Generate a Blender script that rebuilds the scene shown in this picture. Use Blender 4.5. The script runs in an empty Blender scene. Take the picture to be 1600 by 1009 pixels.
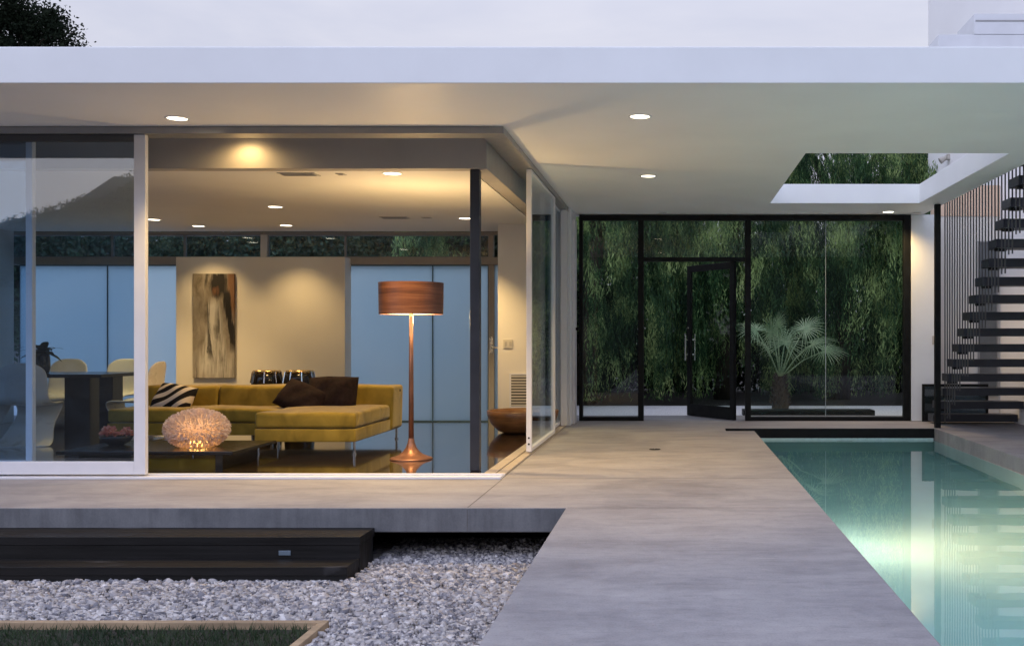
import bpy, bmesh, math, random
import numpy as np
from mathutils import Vector, Matrix, Euler
random.seed(7); rng = np.random.default_rng(7)
S = bpy.context.scene
COL = S.collection
PI = math.pi
R = math.radians
EYE, F = 1.04, 1600.0          # eye height above the deck, focal length in photo pixels

def at(px, py, D):             # photo pixel at depth D -> world point (used only to measure sizes)
    return Vector(((px-1053)*D/F, D, EYE-(py-529)*D/F))

# ------------------------------------------------------------------ helpers
class MB:
    def __init__(s): s.v=[]; s.f=[]
    def quad(s,a,b,c,d):
        n=len(s.v); s.v+= [tuple(a),tuple(b),tuple(c),tuple(d)]; s.f.append((n,n+1,n+2,n+3)); return s
    def box(s,x0,x1,y0,y1,z0,z1,M=None):
        n=len(s.v)
        p=[(x0,y0,z0),(x1,y0,z0),(x1,y1,z0),(x0,y1,z0),(x0,y0,z1),(x1,y0,z1),(x1,y1,z1),(x0,y1,z1)]
        if M is not None: p=[tuple(M@Vector(q)) for q in p]
        s.v+=p
        s.f+=[tuple(n+i for i in q) for q in ((0,3,2,1),(4,5,6,7),(0,1,5,4),(1,2,6,5),(2,3,7,6),(3,0,4,7))]
        return s
    def tube(s,p0,p1,r0,r1=None,n=12,cap=True):
        r1=r0 if r1 is None else r1
        p0=Vector(p0); p1=Vector(p1); d=(p1-p0).normalized()
        u=d.orthogonal().normalized(); w=d.cross(u)
        b=len(s.v)
        for p,r in((p0,r0),(p1,r1)):
            for k in range(n):
                a=2*PI*k/n; s.v.append(tuple(p+(u*math.cos(a)+w*math.sin(a))*r))
        for k in range(n):
            k2=(k+1)%n; s.f.append((b+k,b+k2,b+n+k2,b+n+k))
        if cap:
            s.f.append(tuple(b+k for k in reversed(range(n)))); s.f.append(tuple(b+n+k for k in range(n)))
        return s
    def lathe(s,prof,n=48,c=(0,0,0)):
        b=len(s.v); m=len(prof)
        for r,z in prof:
            for k in range(n):
                a=2*PI*k/n; s.v.append((c[0]+r*math.cos(a),c[1]+r*math.sin(a),c[2]+z))
        for i in range(m-1):
            for k in range(n):
                k2=(k+1)%n; s.f.append((b+i*n+k,b+i*n+k2,b+(i+1)*n+k2,b+(i+1)*n+k))
        return s
    def path(s,pts,radii,n=8):
        for i in range(len(pts)-1): s.tube(pts[i],pts[i+1],radii[i],radii[i+1],n,True)
        return s
    def ring(s,x0,x1,z0,z1,t,y0,y1,tb=None):
        tb=t if tb is None else tb
        b=len(s.v)
        for y in (y0,y1):
            s.v+=[(x0,y,z0),(x1,y,z0),(x1,y,z1),(x0,y,z1),(x0+t,y,z0+tb),(x1-t,y,z0+tb),(x1-t,y,z1-tb),(x0+t,y,z1-tb)]
        for k in range(4):
            j=(k+1)%4
            s.f+=[(b+k,b+j,b+4+j,b+4+k),(b+8+j,b+8+k,b+12+k,b+12+j),(b+j,b+k,b+8+k,b+8+j),(b+4+k,b+4+j,b+12+j,b+12+k)]
        return s
    def build(s,name,mat,parent=None,bevel=0,seg=2,smooth=False,merge=False,sub=0):
        me=bpy.data.meshes.new(name); me.from_pydata(s.v,[],s.f); me.update()
        if merge:
            bm=bmesh.new(); bm.from_mesh(me); bmesh.ops.remove_doubles(bm,verts=bm.verts,dist=1e-5); bm.to_mesh(me); bm.free()
        o=bpy.data.objects.new(name,me); COL.objects.link(o)
        if mat is not None: me.materials.append(mat)
        if parent is not None: o.parent=parent
        if smooth:
            for p in me.polygons: p.use_smooth=True
        if bevel:
            m=o.modifiers.new('bevel','BEVEL'); m.width=bevel; m.segments=seg; m.limit_method='ANGLE'; m.angle_limit=R(40)
            m.harden_normals=False
        if sub:
            m=o.modifiers.new('sub','SUBSURF'); m.levels=sub; m.render_levels=sub
        return o

def cells(xs,ys,keep,z0,z1,mb=None):
    """slab made of kept plan cells, only outer faces"""
    mb=mb or MB()
    nx,ny=len(xs)-1,len(ys)-1
    K=lambda i,j: 0<=i<nx and 0<=j<ny and keep(i,j)
    for i in range(nx):
        for j in range(ny):
            if not K(i,j): continue
            x0,x1,y0,y1=xs[i],xs[i+1],ys[j],ys[j+1]
            mb.quad((x0,y0,z1),(x1,y0,z1),(x1,y1,z1),(x0,y1,z1))
            mb.quad((x0,y1,z0),(x1,y1,z0),(x1,y0,z0),(x0,y0,z0))
            if not K(i-1,j): mb.quad((x0,y1,z0),(x0,y0,z0),(x0,y0,z1),(x0,y1,z1))
            if not K(i+1,j): mb.quad((x1,y0,z0),(x1,y1,z0),(x1,y1,z1),(x1,y0,z1))
            if not K(i,j-1): mb.quad((x0,y0,z0),(x1,y0,z0),(x1,y0,z1),(x0,y0,z1))
            if not K(i,j+1): mb.quad((x1,y1,z0),(x0,y1,z0),(x0,y1,z1),(x1,y1,z1))
    return mb

def raw(name,V,Fq,mat,parent=None,smooth=False):
    """fast mesh from numpy: V (n,3), Fq (m,k)"""
    V=np.asarray(V,np.float32); Fq=np.asarray(Fq,np.int32); k=Fq.shape[1]
    me=bpy.data.meshes.new(name)
    me.vertices.add(len(V)); me.vertices.foreach_set('co',V.ravel())
    me.loops.add(Fq.size); me.loops.foreach_set('vertex_index',Fq.ravel())
    me.polygons.add(len(Fq)); me.polygons.foreach_set('loop_start',np.arange(0,Fq.size,k,dtype=np.int32))
    me.polygons.foreach_set('loop_total',np.full(len(Fq),k,np.int32))
    if smooth: me.polygons.foreach_set('use_smooth',np.ones(len(Fq),bool))
    me.update(calc_edges=True); me.validate()
    o=bpy.data.objects.new(name,me); COL.objects.link(o); me.materials.append(mat)
    if parent is not None: o.parent=parent
    return o

def tag(o,label=None,cat=None,group=None,kind=None):
    if label: o['label']=label
    if cat: o['category']=cat
    if group: o['group']=group
    if kind: o['kind']=kind
    return o
def thing(name,label,cat,loc=(0,0,0),rz=0,group=None):
    o=bpy.data.objects.new(name,None); COL.objects.link(o); o.location=loc; o.rotation_euler=(0,0,rz)
    o.empty_display_size=.1
    return tag(o,label,cat,group)
def dup(root,loc,rz,label):
    r=root.copy(); COL.objects.link(r); r.location=loc; r.rotation_euler=(0,0,rz); r['label']=label
    for ch in list(root.children):
        c=ch.copy(); COL.objects.link(c); c.parent=r
        for g in ch.children:
            d=g.copy(); COL.objects.link(d); d.parent=c
    return r

# ------------------------------------------------------------------ materials
def newmat(name):
    m=bpy.data.materials.new(name); m.use_nodes=True; nt=m.node_tree; nt.nodes.clear()
    out=nt.nodes.new('ShaderNodeOutputMaterial'); return m,nt,out
def N(nt,t,**kw):
    n=nt.nodes.new(t)
    for k,v in kw.items():
        if k.startswith('i_'):
            n.inputs[k[2:].replace('_',' ')].default_value=v
        else: setattr(n,k,v)
    return n
def L(nt,a,b): nt.links.new(a,b)
def coords(nt,scale=(1,1,1),rot=(0,0,0),kind='Object'):
    tc=N(nt,'ShaderNodeTexCoord'); mp=N(nt,'ShaderNodeMapping'); mp.inputs['Scale'].default_value=scale; mp.inputs['Rotation'].default_value=rot
    L(nt,tc.outputs[kind],mp.inputs['Vector']); return mp.outputs['Vector']
def noise(nt,vec,scale,detail=4,rough=.55,dist=0):
    n=N(nt,'ShaderNodeTexNoise'); n.inputs['Scale'].default_value=scale; n.inputs['Detail'].default_value=detail
    n.inputs['Roughness'].default_value=rough; n.inputs['Distortion'].default_value=dist
    L(nt,vec,n.inputs['Vector']); return n.outputs['Fac']
def ramp(nt,fac,stops,interp='LINEAR'):
    r=N(nt,'ShaderNodeValToRGB'); r.color_ramp.interpolation=interp
    e=r.color_ramp.elements
    while len(e)<len(stops): e.new(.5)
    for k,(p,c) in enumerate(stops):
        e[k].position=p; e[k].color=(*c,1) if len(c)==3 else c
    L(nt,fac,r.inputs['Fac']); return r.outputs['Color']
def mth(nt,op,a,b=None,c=None,clamp=False):
    n=N(nt,'ShaderNodeMath',operation=op,use_clamp=clamp)
    for i,x in enumerate((a,b,c)):
        if x is None: continue
        if isinstance(x,(int,float)): n.inputs[i].default_value=x
        else: L(nt,x,n.inputs[i])
    return n.outputs[0]
def mixc(nt,fac,a,b,mode='MIX'):
    n=N(nt,'ShaderNodeMix',data_type='RGBA',blend_type=mode)
    for i,x in ((0,fac),(6,a),(7,b)):
        if isinstance(x,(int,float)): n.inputs[i].default_value=x
        elif isinstance(x,tuple): n.inputs[i].default_value=(*x,1) if len(x)==3 else x
        else: L(nt,x,n.inputs[i])
    return n.outputs[2]
def bump(nt,h,strength=.2,dist=.01):
    b=N(nt,'ShaderNodeBump'); b.inputs['Strength'].default_value=strength; b.inputs['Distance'].default_value=dist
    L(nt,h,b.inputs['Height']); return b.outputs['Normal']
def prin(nt,out,col,rough=.5,metal=0,normal=None,spec=.5,sheen=0):
    p=N(nt,'ShaderNodeBsdfPrincipled')
    for nm,x in (('Base Color',col),('Roughness',rough),('Metallic',metal)):
        if isinstance(x,tuple): p.inputs[nm].default_value=(*x,1)
        elif isinstance(x,(int,float)): p.inputs[nm].default_value=x
        else: L(nt,x,p.inputs[nm])
    p.inputs['Specular IOR Level'].default_value=spec
    if sheen: p.inputs['Sheen Weight'].default_value=sheen; p.inputs['Sheen Roughness'].default_value=.35
    if normal is not None: L(nt,normal,p.inputs['Normal'])
    L(nt,p.outputs[0],out.inputs['Surface']); return p

def simple(name,col,rough=.5,metal=0,var=.12,scale=6,bmp=0,bscale=80,spec=.5,stretch=(1,1,1)):
    m,nt,out=newmat(name); v=coords(nt,stretch)
    f=noise(nt,v,scale,5)
    lo=tuple(c*(1-var) for c in col); hi=tuple(min(1,c*(1+var)) for c in col)
    c=ramp(nt,f,[(.3,lo),(.7,hi)])
    nrm=bump(nt,noise(nt,v,bscale,3),bmp,.004) if bmp else None
    rr=ramp(nt,noise(nt,v,scale*2.3,3),[(.3,(max(0,rough-.06),)*3),(.7,(min(1,rough+.06),)*3)])
    prin(nt,out,c,rr,metal,nrm,spec); return m

M={}
M['white']=simple('white_paint',(.81,.835,.845),.55,var=.03,scale=2,bmp=.06,bscale=120)
M['parapet']=simple('toned_white_paint',(.60,.61,.63),.65,var=.08,scale=3,bmp=.06)  # white toned darker to offset light bounced off the roof
M['towerpaint']=simple('tower_paint',(.90,.90,.91),.6,var=.02,scale=1)
M['plaster']=simple('plaster',(.72,.69,.63),.7,var=.03,scale=1.5,bmp=.08,bscale=60)
M['soffit']=simple('soffit_paint',(.91,.91,.90),.5,var=.03,scale=1.2,bmp=.05,bscale=90)
M['tan']=simple('lamplit_tan',(.70,.52,.38),.7,var=.06,scale=2,bmp=.1)
M['taupe']=simple('taupe_beam',(.36,.33,.29),.55,var=.05,scale=3,bmp=.04)
M['alu']=simple('white_frame',(.72,.72,.75),.4,var=.03,scale=8)
M['greyalu']=simple('grey_frame',(.30,.30,.30),.38,metal=.3,var=.05,scale=9)
M['teal']=simple('teal_grey_joint',(.07,.13,.16),.5,var=.05)
M['fitting']=simple('blue_grey_fitting',(.16,.21,.26),.4,metal=.3,var=.05)
M['darkgrey']=simple('dark_grey_frame',(.06,.06,.06),.5,var=.05)
M['darkmetal']=simple('dark_metal',(.008,.009,.009),.5,var=.3,scale=9,spec=.2)
M['navymetal']=simple('navy_metal',(.022,.025,.035),.4,var=.2,scale=7)
M['chrome']=simple('chrome',(.75,.75,.76),.16,metal=1,var=.03,scale=15)
M['steel']=simple('brushed_steel',(.62,.62,.62),.28,metal=1,var=.08,scale=30)
M['underdeck']=simple('underdeck_shade',(.02,.02,.022),.85,var=.3,scale=5)
M['chair']=simple('chair_shell',(.68,.64,.56),.3,var=.02,scale=3)
M['blackwood']=simple('black_lacquer',(.007,.006,.006),.22,var=.3,scale=4,stretch=(1,8,8))
M['bowlwood']=simple('turned_wood',(.16,.075,.03),.35,var=.45,scale=5,stretch=(1,1,9))
M['copper']=simple('copper_metal',(.30,.135,.075),.38,metal=.6,var=.12,scale=14)
M['blackfab']=simple('black_fabric',(.018,.010,.009),.92,var=.4,scale=30,bmp=.4,bscale=250,spec=.15)
M['drum']=simple('drum_body',(.012,.010,.009),.18,var=.3,scale=6)
M['brass']=simple('brass_trim',(.72,.5,.22),.25,metal=1,var=.1,scale=14)
M['switch']=simple('switch_plastic',(.55,.52,.46),.4,var=.02)
M['vent']=simple('vent_paint',(.42,.40,.36),.5,var=.04)
M['bark']=simple('bark',(.06,.045,.032),.9,var=.5,scale=14,bmp=.8,bscale=30,stretch=(1,1,.25))
M['soil']=simple('soil',(.035,.03,.024),.95,var=.4,scale=8,bmp=.6,bscale=40)
M['courtgravel']=simple('pale_gravel',(.70,.70,.70),.9,var=.35,scale=60,bmp=.6,bscale=120)
M['edging']=simple('timber_edging',(.36,.26,.16),.75,var=.3,scale=9,bmp=.3,bscale=60,stretch=(.3,1,1))

def concrete():
    m,nt,out=newmat('concrete')
    v1=coords(nt,(.7,1.7,1)); v2=coords(nt,(1,1,1)); v3=coords(nt,(1.1,5,1))
    a=noise(nt,v1,2.2,9,.68,.35); b=noise(nt,v2,.8,4,.6,.8); c=noise(nt,v3,5,6,.7,.4); d=noise(nt,v2,110,3,.65); e=noise(nt,v2,16,6,.7)
    base=ramp(nt,a,[(.26,(.235,.225,.232)),(.5,(.325,.312,.315)),(.74,(.395,.38,.378))])
    blot=ramp(nt,b,[(.32,(.80,.80,.82)),(.52,(1,1,1)),(.75,(1.0,.975,.95))])
    col=mixc(nt,1.0,base,blot,'MULTIPLY')
    st=ramp(nt,c,[(.30,(.70,.70,.72)),(.46,(1,1,1))]); col=mixc(nt,.5,col,st,'MULTIPLY')
    ml=ramp(nt,e,[(.32,(.74,.74,.76)),(.52,(1,1,1)),(.72,(1.06,1.05,1.04))]); col=mixc(nt,.6,col,ml,'MULTIPLY')
    gr=ramp(nt,d,[(.30,(.75,.75,.75)),(.52,(1,1,1)),(.8,(1.06,1.06,1.06))]); col=mixc(nt,.6,col,gr,'MULTIPLY')
    vo=N(nt,'ShaderNodeTexVoronoi'); vo.inputs['Scale'].default_value=26; L(nt,v2,vo.inputs['Vector'])
    pores=ramp(nt,vo.outputs['Distance'],[(.05,(.45,.45,.45)),(.09,(1,1,1))]); pm_=ramp(nt,e,[(.50,(0,0,0)),(.60,(1,1,1))]); col=mixc(nt,mth(nt,'MULTIPLY',pm_,.7),col,mixc(nt,1.0,col,pores,'MULTIPLY'))
    rr=ramp(nt,e,[(.3,(.52,)*3),(.7,(.74,)*3)])
    h=mth(nt,'ADD',mth(nt,'MULTIPLY',d,.35),mth(nt,'MULTIPLY',e,.6))
    prin(nt,out,col,rr,0,bump(nt,h,.22,.005),.28); return m
M['concrete']=concrete()

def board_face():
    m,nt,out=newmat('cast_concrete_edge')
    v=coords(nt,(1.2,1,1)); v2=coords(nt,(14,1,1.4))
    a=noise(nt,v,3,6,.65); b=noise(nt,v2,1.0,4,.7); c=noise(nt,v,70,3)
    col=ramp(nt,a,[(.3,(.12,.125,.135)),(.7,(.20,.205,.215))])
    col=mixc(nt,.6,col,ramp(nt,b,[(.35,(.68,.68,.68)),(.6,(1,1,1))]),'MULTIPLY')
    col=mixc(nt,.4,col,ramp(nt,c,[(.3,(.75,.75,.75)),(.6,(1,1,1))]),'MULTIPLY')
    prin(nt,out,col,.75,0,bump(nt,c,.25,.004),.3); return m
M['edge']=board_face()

def floor_mat():
    m,nt,out=newmat('polished_floor')
    v=coords(nt,(1,1,1)); a=noise(nt,v,2.2,6,.6,.6); b=noise(nt,v,.9,3)
    col=ramp(nt,a,[(.3,(.018,.012,.009)),(.7,(.05,.033,.024))])
    rr=ramp(nt,b,[(.3,(.07,)*3),(.7,(.16,)*3)])
    p=prin(nt,out,col,rr,0,bump(nt,noise(nt,v,5,2),.02,.01),.9); p.inputs['Coat Weight'].default_value=1; p.inputs['Coat IOR'].default_value=1.6; p.inputs['Coat Roughness'].default_value=.05
    return m
M['floor']=floor_mat()

def schlick(nt,f0):
    g=N(nt,'ShaderNodeNewGeometry'); d=N(nt,'ShaderNodeVectorMath',operation='DOT_PRODUCT')
    L(nt,g.outputs['Incoming'],d.inputs[0]); L(nt,g.outputs['Normal'],d.inputs[1])
    c=mth(nt,'ABSOLUTE',d.outputs['Value']); x=mth(nt,'POWER',mth(nt,'SUBTRACT',1.0,c,clamp=True),5.0)
    return mth(nt,'MULTIPLY_ADD',x,1-f0,f0)
def glass(name,f0,tint,rough=0.0):
    m,nt,out=newmat(name)
    t=N(nt,'ShaderNodeBsdfTransparent'); t.inputs['Color'].default_value=(*tint,1)
    g=N(nt,'ShaderNodeBsdfGlossy'); g.inputs['Roughness'].default_value=rough; g.inputs['Color'].default_value=(1,1,1,1)
    mx=N(nt,'ShaderNodeMixShader'); L(nt,schlick(nt,f0),mx.inputs[0]); L(nt,t.outputs[0],mx.inputs[1]); L(nt,g.outputs[0],mx.inputs[2])
    L(nt,mx.outputs[0],out.inputs['Surface']); return m
M['glass']=glass('clear_glass',.055,(.74,.83,.91))
M['doorglass']=glass('entrance_glass',.018,(.93,.96,.94))
M['leafglass']=glass('door_leaf_glass',.006,(.86,.92,.88))
M['clerglass']=glass('clerestory_glass',.05,(.74,.83,.90))

def frosted():
    m,nt,out=newmat('frosted_blue_glass')
    v=coords(nt,(1,1,1)); a=noise(nt,v,.8,3)
    c=ramp(nt,a,[(.3,(.76,.92,.99)),(.7,(.84,.96,1.0))])
    t=N(nt,'ShaderNodeBsdfTranslucent'); L(nt,c,t.inputs['Color'])
    d=N(nt,'ShaderNodeBsdfDiffuse'); d.inputs['Color'].default_value=(.30,.36,.44,1)
    g=N(nt,'ShaderNodeBsdfGlossy'); g.inputs['Roughness'].default_value=.22
    m1=N(nt,'ShaderNodeMixShader'); m1.inputs[0].default_value=.05; L(nt,t.outputs[0],m1.inputs[1]); L(nt,d.outputs[0],m1.inputs[2])
    m2=N(nt,'ShaderNodeMixShader'); L(nt,schlick(nt,.03),m2.inputs[0]); L(nt,m1.outputs[0],m2.inputs[1]); L(nt,g.outputs[0],m2.inputs[2])
    L(nt,m2.outputs[0],out.inputs['Surface']); return m
M['frost']=frosted()

def water():
    m,nt,out=newmat('pool_water')
    v=coords(nt,(1,1,1)); h=noise(nt,v,1.6,2,.4,.3)
    nr=bump(nt,h,.05,.02)
    r=N(nt,'ShaderNodeBsdfRefraction'); r.inputs['IOR'].default_value=1.33; r.inputs['Roughness'].default_value=0; r.inputs['Color'].default_value=(.90,.965,.965,1)
    g=N(nt,'ShaderNodeBsdfGlossy'); g.inputs['Roughness'].default_value=.012
    fr=N(nt,'ShaderNodeFresnel'); fr.inputs['IOR'].default_value=1.33
    for x in (r,g,fr): L(nt,nr,x.inputs['Normal'])
    mx=N(nt,'ShaderNodeMixShader'); L(nt,mth(nt,'MULTIPLY',fr.outputs[0],1.25,clamp=True),mx.inputs[0]); L(nt,r.outputs[0],mx.inputs[1]); L(nt,g.outputs[0],mx.inputs[2])
    L(nt,mx.outputs[0],out.inputs['Surface']); return m
M['water']=water()
M['pool']=simple('pool_plaster',(.36,.66,.71),.7,var=.08,scale=2,bmp=.1,bscale=60)
M['pooltile']=simple('pale_waterline_tile',(.45,.62,.62),.3,var=.08,scale=14)

def emit(name,col,s):
    m,nt,out=newmat(name); e=N(nt,'ShaderNodeEmission'); e.inputs['Color'].default_value=(*col,1); e.inputs['Strength'].default_value=s
    L(nt,e.outputs[0],out.inputs['Surface']); return m
WARM=(1.0,.665,.275)
M['lens']=emit('lit_lens',(1,.86,.62),9)
M['lampglow']=emit('lamp_diffuser',(1,.80,.5),5)
M['bulb']=emit('lamp_bulb',(1,.55,.14),9)
M['poollens']=emit('pool_lens',(1,.95,.8),6)

def velvet():
    m,nt,out=newmat('mustard_velvet')
    v=coords(nt,(1,1,1)); v2=coords(nt,(1.6,1.5,1.3)); a=noise(nt,v2,2.4,4,.55,.6); f=noise(nt,v,260,2)
    col=ramp(nt,a,[(.25,(.14,.096,.013)),(.5,(.245,.167,.024)),(.75,(.36,.25,.042))])
    prin(nt,out,col,.75,0,bump(nt,mth(nt,'ADD',mth(nt,'MULTIPLY',f,.12),a),.45,.02),.2,sheen=.3); return m
M['velvet']=velvet()

def walnut():
    m,nt,out=newmat('walnut_veneer')
    v=coords(nt,(1,1,26)); a=noise(nt,v,1.6,6,.65,.6); v2=coords(nt,(2,2,90)); b=noise(nt,v2,2,3)
    col=ramp(nt,a,[(.3,(.075,.028,.014)),(.5,(.17,.065,.032)),(.72,(.28,.12,.06))])
    col=mixc(nt,.5,col,ramp(nt,b,[(.35,(.55,.55,.55)),(.6,(1,1,1))]),'MULTIPLY')
    prin(nt,out,col,.38,0,None,.5); return m
M['walnut']=walnut()

def stripes():
    m,nt,out=newmat('striped_fabric')
    v=coords(nt,(1,1,1),(0,0,0))
    w=N(nt,'ShaderNodeTexWave',wave_type='RINGS',rings_direction='Z'); w.inputs['Scale'].default_value=3.4; w.inputs['Distortion'].default_value=1.6; w.inputs['Detail'].default_value=1; w.inputs['Detail Scale'].default_value=.9
    mp=N(nt,'ShaderNodeMapping'); mp.inputs['Location'].default_value=(.30,-.34,0); L(nt,v,mp.inputs['Vector']); L(nt,mp.outputs[0],w.inputs['Vector'])
    c=ramp(nt,w.outputs['Fac'],[(.0,(.012,.011,.012)),(.55,(.55,.47,.38))],'CONSTANT')
    prin(nt,out,c,.9,0,bump(nt,noise(nt,v,220,2),.3,.003),.15); return m
M['stripe']=stripes()

def shell_mat():
    m,nt,out=newmat('translucent_petal')
    v=coords(nt); a=noise(nt,v,40,2)
    c=ramp(nt,a,[(.3,(.60,.50,.45)),(.7,(.76,.66,.60))])
    d=N(nt,'ShaderNodeBsdfDiffuse'); L(nt,c,d.inputs['Color']); t=N(nt,'ShaderNodeBsdfTranslucent'); L(nt,c,t.inputs['Color'])
    x=N(nt,'ShaderNodeMixShader'); x.inputs[0].default_value=.35; L(nt,d.outputs[0],x.inputs[1]); L(nt,t.outputs[0],x.inputs[2]); L(nt,x.outputs[0],out.inputs['Surface']); return m
M['petal']=shell_mat()

def leafmat(name,stops,scale=2.2,trans=.35,fine=30,spec=.3,lowf=.55):
    m,nt,out=newmat(name); v=coords(nt); a=noise(nt,v,scale,3,.6); b=noise(nt,v,fine,2,.6)
    f=mth(nt,'ADD',mth(nt,'MULTIPLY',a,lowf),mth(nt,'MULTIPLY',b,1-lowf))
    c=ramp(nt,f,stops)
    p=N(nt,'ShaderNodeBsdfPrincipled'); L(nt,c,p.inputs['Base Color']); p.inputs['Roughness'].default_value=.55; p.inputs['Specular IOR Level'].default_value=spec
    t=N(nt,'ShaderNodeBsdfTranslucent'); L(nt,c,t.inputs['Color'])
    x=N(nt,'ShaderNodeMixShader'); x.inputs[0].default_value=trans; L(nt,p.outputs[0],x.inputs[1]); L(nt,t.outputs[0],x.inputs[2]); L(nt,x.outputs[0],out.inputs['Surface']); return m
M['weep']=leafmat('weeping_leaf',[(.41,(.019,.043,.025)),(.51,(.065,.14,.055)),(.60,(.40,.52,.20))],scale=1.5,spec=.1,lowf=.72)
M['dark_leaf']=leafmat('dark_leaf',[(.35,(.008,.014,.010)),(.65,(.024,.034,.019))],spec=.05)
M['hedge_leaf']=leafmat('hedge_leaf',[(.38,(.016,.04,.026)),(.52,(.05,.09,.05)),(.64,(.13,.19,.09))])
M['palm_leaf']=leafmat('palm_leaf',[(.35,(.15,.26,.13)),(.5,(.32,.43,.24)),(.65,(.48,.56,.34))],trans=.25)
M['grass']=leafmat('grass_blade',[(.35,(.015,.035,.018)),(.65,(.055,.085,.038))],trans=.25)
M['house_plant']=leafmat('house_plant_leaf',[(.35,(.012,.02,.014)),(.65,(.035,.05,.03))])
M['flower']=leafmat('pink_flower',[(.36,(.45,.09,.06)),(.5,(.70,.30,.24)),(.64,(.82,.60,.52))],scale=9,fine=45)
M['hill']=leafmat('hill_cover',[(.36,(.010,.014,.009)),(.64,(.032,.036,.020))],scale=.15,trans=0,fine=1.5)

def stone_mat():
    m,nt,out=newmat('gravel_stone'); v=coords(nt)
    n=N(nt,'ShaderNodeTexVoronoi'); n.inputs['Scale'].default_value=38; L(nt,v,n.inputs['Vector'])
    sep=N(nt,'ShaderNodeSeparateColor'); L(nt,n.outputs['Color'],sep.inputs[0])
    c=ramp(nt,sep.outputs[0],[(.0,(.14,.14,.165)),(.25,(.29,.285,.31)),(.55,(.44,.415,.41)),(.85,(.56,.535,.52)),(1,(.70,.68,.68))])
    c=mixc(nt,.4,c,ramp(nt,noise(nt,v,150,2),[(.3,(.7,.7,.7)),(.7,(1,1,1))]),'MULTIPLY')
    prin(nt,out,c,.8,0,bump(nt,noise(nt,v,190,3),.4,.003),.3); return m
M['stone']=stone_mat()

def step_wood():
    m,nt,out=newmat('black_stained_timber'); v=coords(nt,(.5,14,14)); v2=coords(nt,(.8,3,1))
    a=noise(nt,v,2.2,5,.65); b=noise(nt,v2,2.2,4,.6)
    c=ramp(nt,a,[(.3,(.006,.006,.006)),(.7,(.017,.016,.016))])
    rr=ramp(nt,b,[(.35,(.38,)*3),(.7,(.75,)*3)])
    c=mixc(nt,ramp(nt,b,[(.62,(0,0,0)),(.74,(1,1,1))]),c,(.07,.068,.07))
    prin(nt,out,c,rr,0,bump(nt,a,.25,.004),.2); return m
M['stepwood']=step_wood()

def painting():
    m,nt,out=newmat('abstract_canvas')
    tc=N(nt,'ShaderNodeTexCoord'); sp=N(nt,'ShaderNodeSeparateXYZ'); L(nt,tc.outputs['Generated'],sp.inputs[0])
    st=coords(nt,(7,1,1.5),kind='Generated'); n1=noise(nt,st,1.3,6,.68,1.0)
    st2=coords(nt,(2.6,1,3),kind='Generated'); n2=noise(nt,st2,1.8,4,.6,.6)
    u=mth(nt,'ADD',sp.outputs['X'],mth(nt,'MULTIPLY',mth(nt,'SUBTRACT',n1,.5),.30))
    v=mth(nt,'ADD',sp.outputs['Z'],mth(nt,'MULTIPLY',mth(nt,'SUBTRACT',n2,.5),.20))
    sub=lambda a,b: mth(nt,'SUBTRACT',a,b); mul=lambda a,b: mth(nt,'MULTIPLY',a,b)
    def win(x,a,b,soft):
        lo=mth(nt,'DIVIDE',sub(x,a),soft,clamp=True); hi=mth(nt,'DIVIDE',sub(b,x),soft,clamp=True); return mul(lo,hi)
    def band(c0,k,vref,hw,v0,v1,soft=.04):      # a stroke whose centre line leans as it goes down
        c=mth(nt,'ADD',c0,mul(sub(vref,v),k)); d=mth(nt,'ABSOLUTE',sub(u,c))
        return mul(mth(nt,'DIVIDE',sub(hw,d),soft,clamp=True),win(v,v0,v1,.08))
    def blob(cx,cz,rx,rz,soft=.35):
        dx=mth(nt,'DIVIDE',sub(u,cx),rx); dz=mth(nt,'DIVIDE',sub(v,cz),rz)
        r=mth(nt,'SQRT',mth(nt,'ADD',mul(dx,dx),mul(dz,dz))); return mth(nt,'DIVIDE',sub(1.0,r),soft,clamp=True)
    col=ramp(nt,n2,[(.3,(.11,.09,.07)),(.5,(.21,.185,.155)),(.7,(.30,.27,.235))])
    col=mixc(nt,mul(win(u,.80,1.4,.12),win(v,.5,1.4,.2)),col,(.17,.09,.05))
    pale=ramp(nt,n1,[(.28,(.10,.09,.08)),(.42,(.30,.285,.265)),(.62,(.54,.52,.49))])
    low=win(v,-.5,.34,.22); col=mixc(nt,mul(low,.75),col,ramp(nt,n1,[(.34,(.07,.065,.06)),(.48,(.34,.31,.28)),(.62,(.52,.49,.45))]))
    hw=mth(nt,'MULTIPLY_ADD',v,-.34,.40); g=mul(mth(nt,'MULTIPLY',sub(hw,mth(nt,'ABSOLUTE',sub(u,.53))),12.0,clamp=True),win(v,.02,.78,.10)); col=mixc(nt,g,col,pale)
    dark=(.018,.016,.015)
    col=mixc(nt,band(.80,.36,.82,.11,.26,.88),col,dark)
    col=mixc(nt,mul(band(.38,.10,.66,.055,.16,.74),.85),col,dark)
    col=mixc(nt,mul(blob(.58,.46,.07,.12,.6),.75),col,(.07,.065,.06))
    col=mixc(nt,blob(.62,.90,.25,.16),col,dark)
    col=mixc(nt,mul(band(.34,-.30,1.0,.06,.84,1.3),.8),col,dark)
    col=mixc(nt,mul(blob(.56,.83,.09,.055,.7),.7),col,(.16,.075,.04))
    prin(nt,out,col,.6,0,bump(nt,n1,.3,.004),.3); return m
M['canvas']=painting()

# ------------------------------------------------------------------ camera, sky, sun
cam=bpy.data.cameras.new('camera'); co=bpy.data.objects.new('camera',cam); COL.objects.link(co)
co.location=(0,0,EYE); co.rotation_euler=(R(90),0,0)
cam.sensor_fit='HORIZONTAL'; cam.sensor_width=36; cam.lens=36*F/1600
cam.shift_x=-(1053-800)/1600; cam.shift_y=(529-504.5)/1600; cam.clip_end=2000; cam.clip_start=.05
S.camera=co

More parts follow.
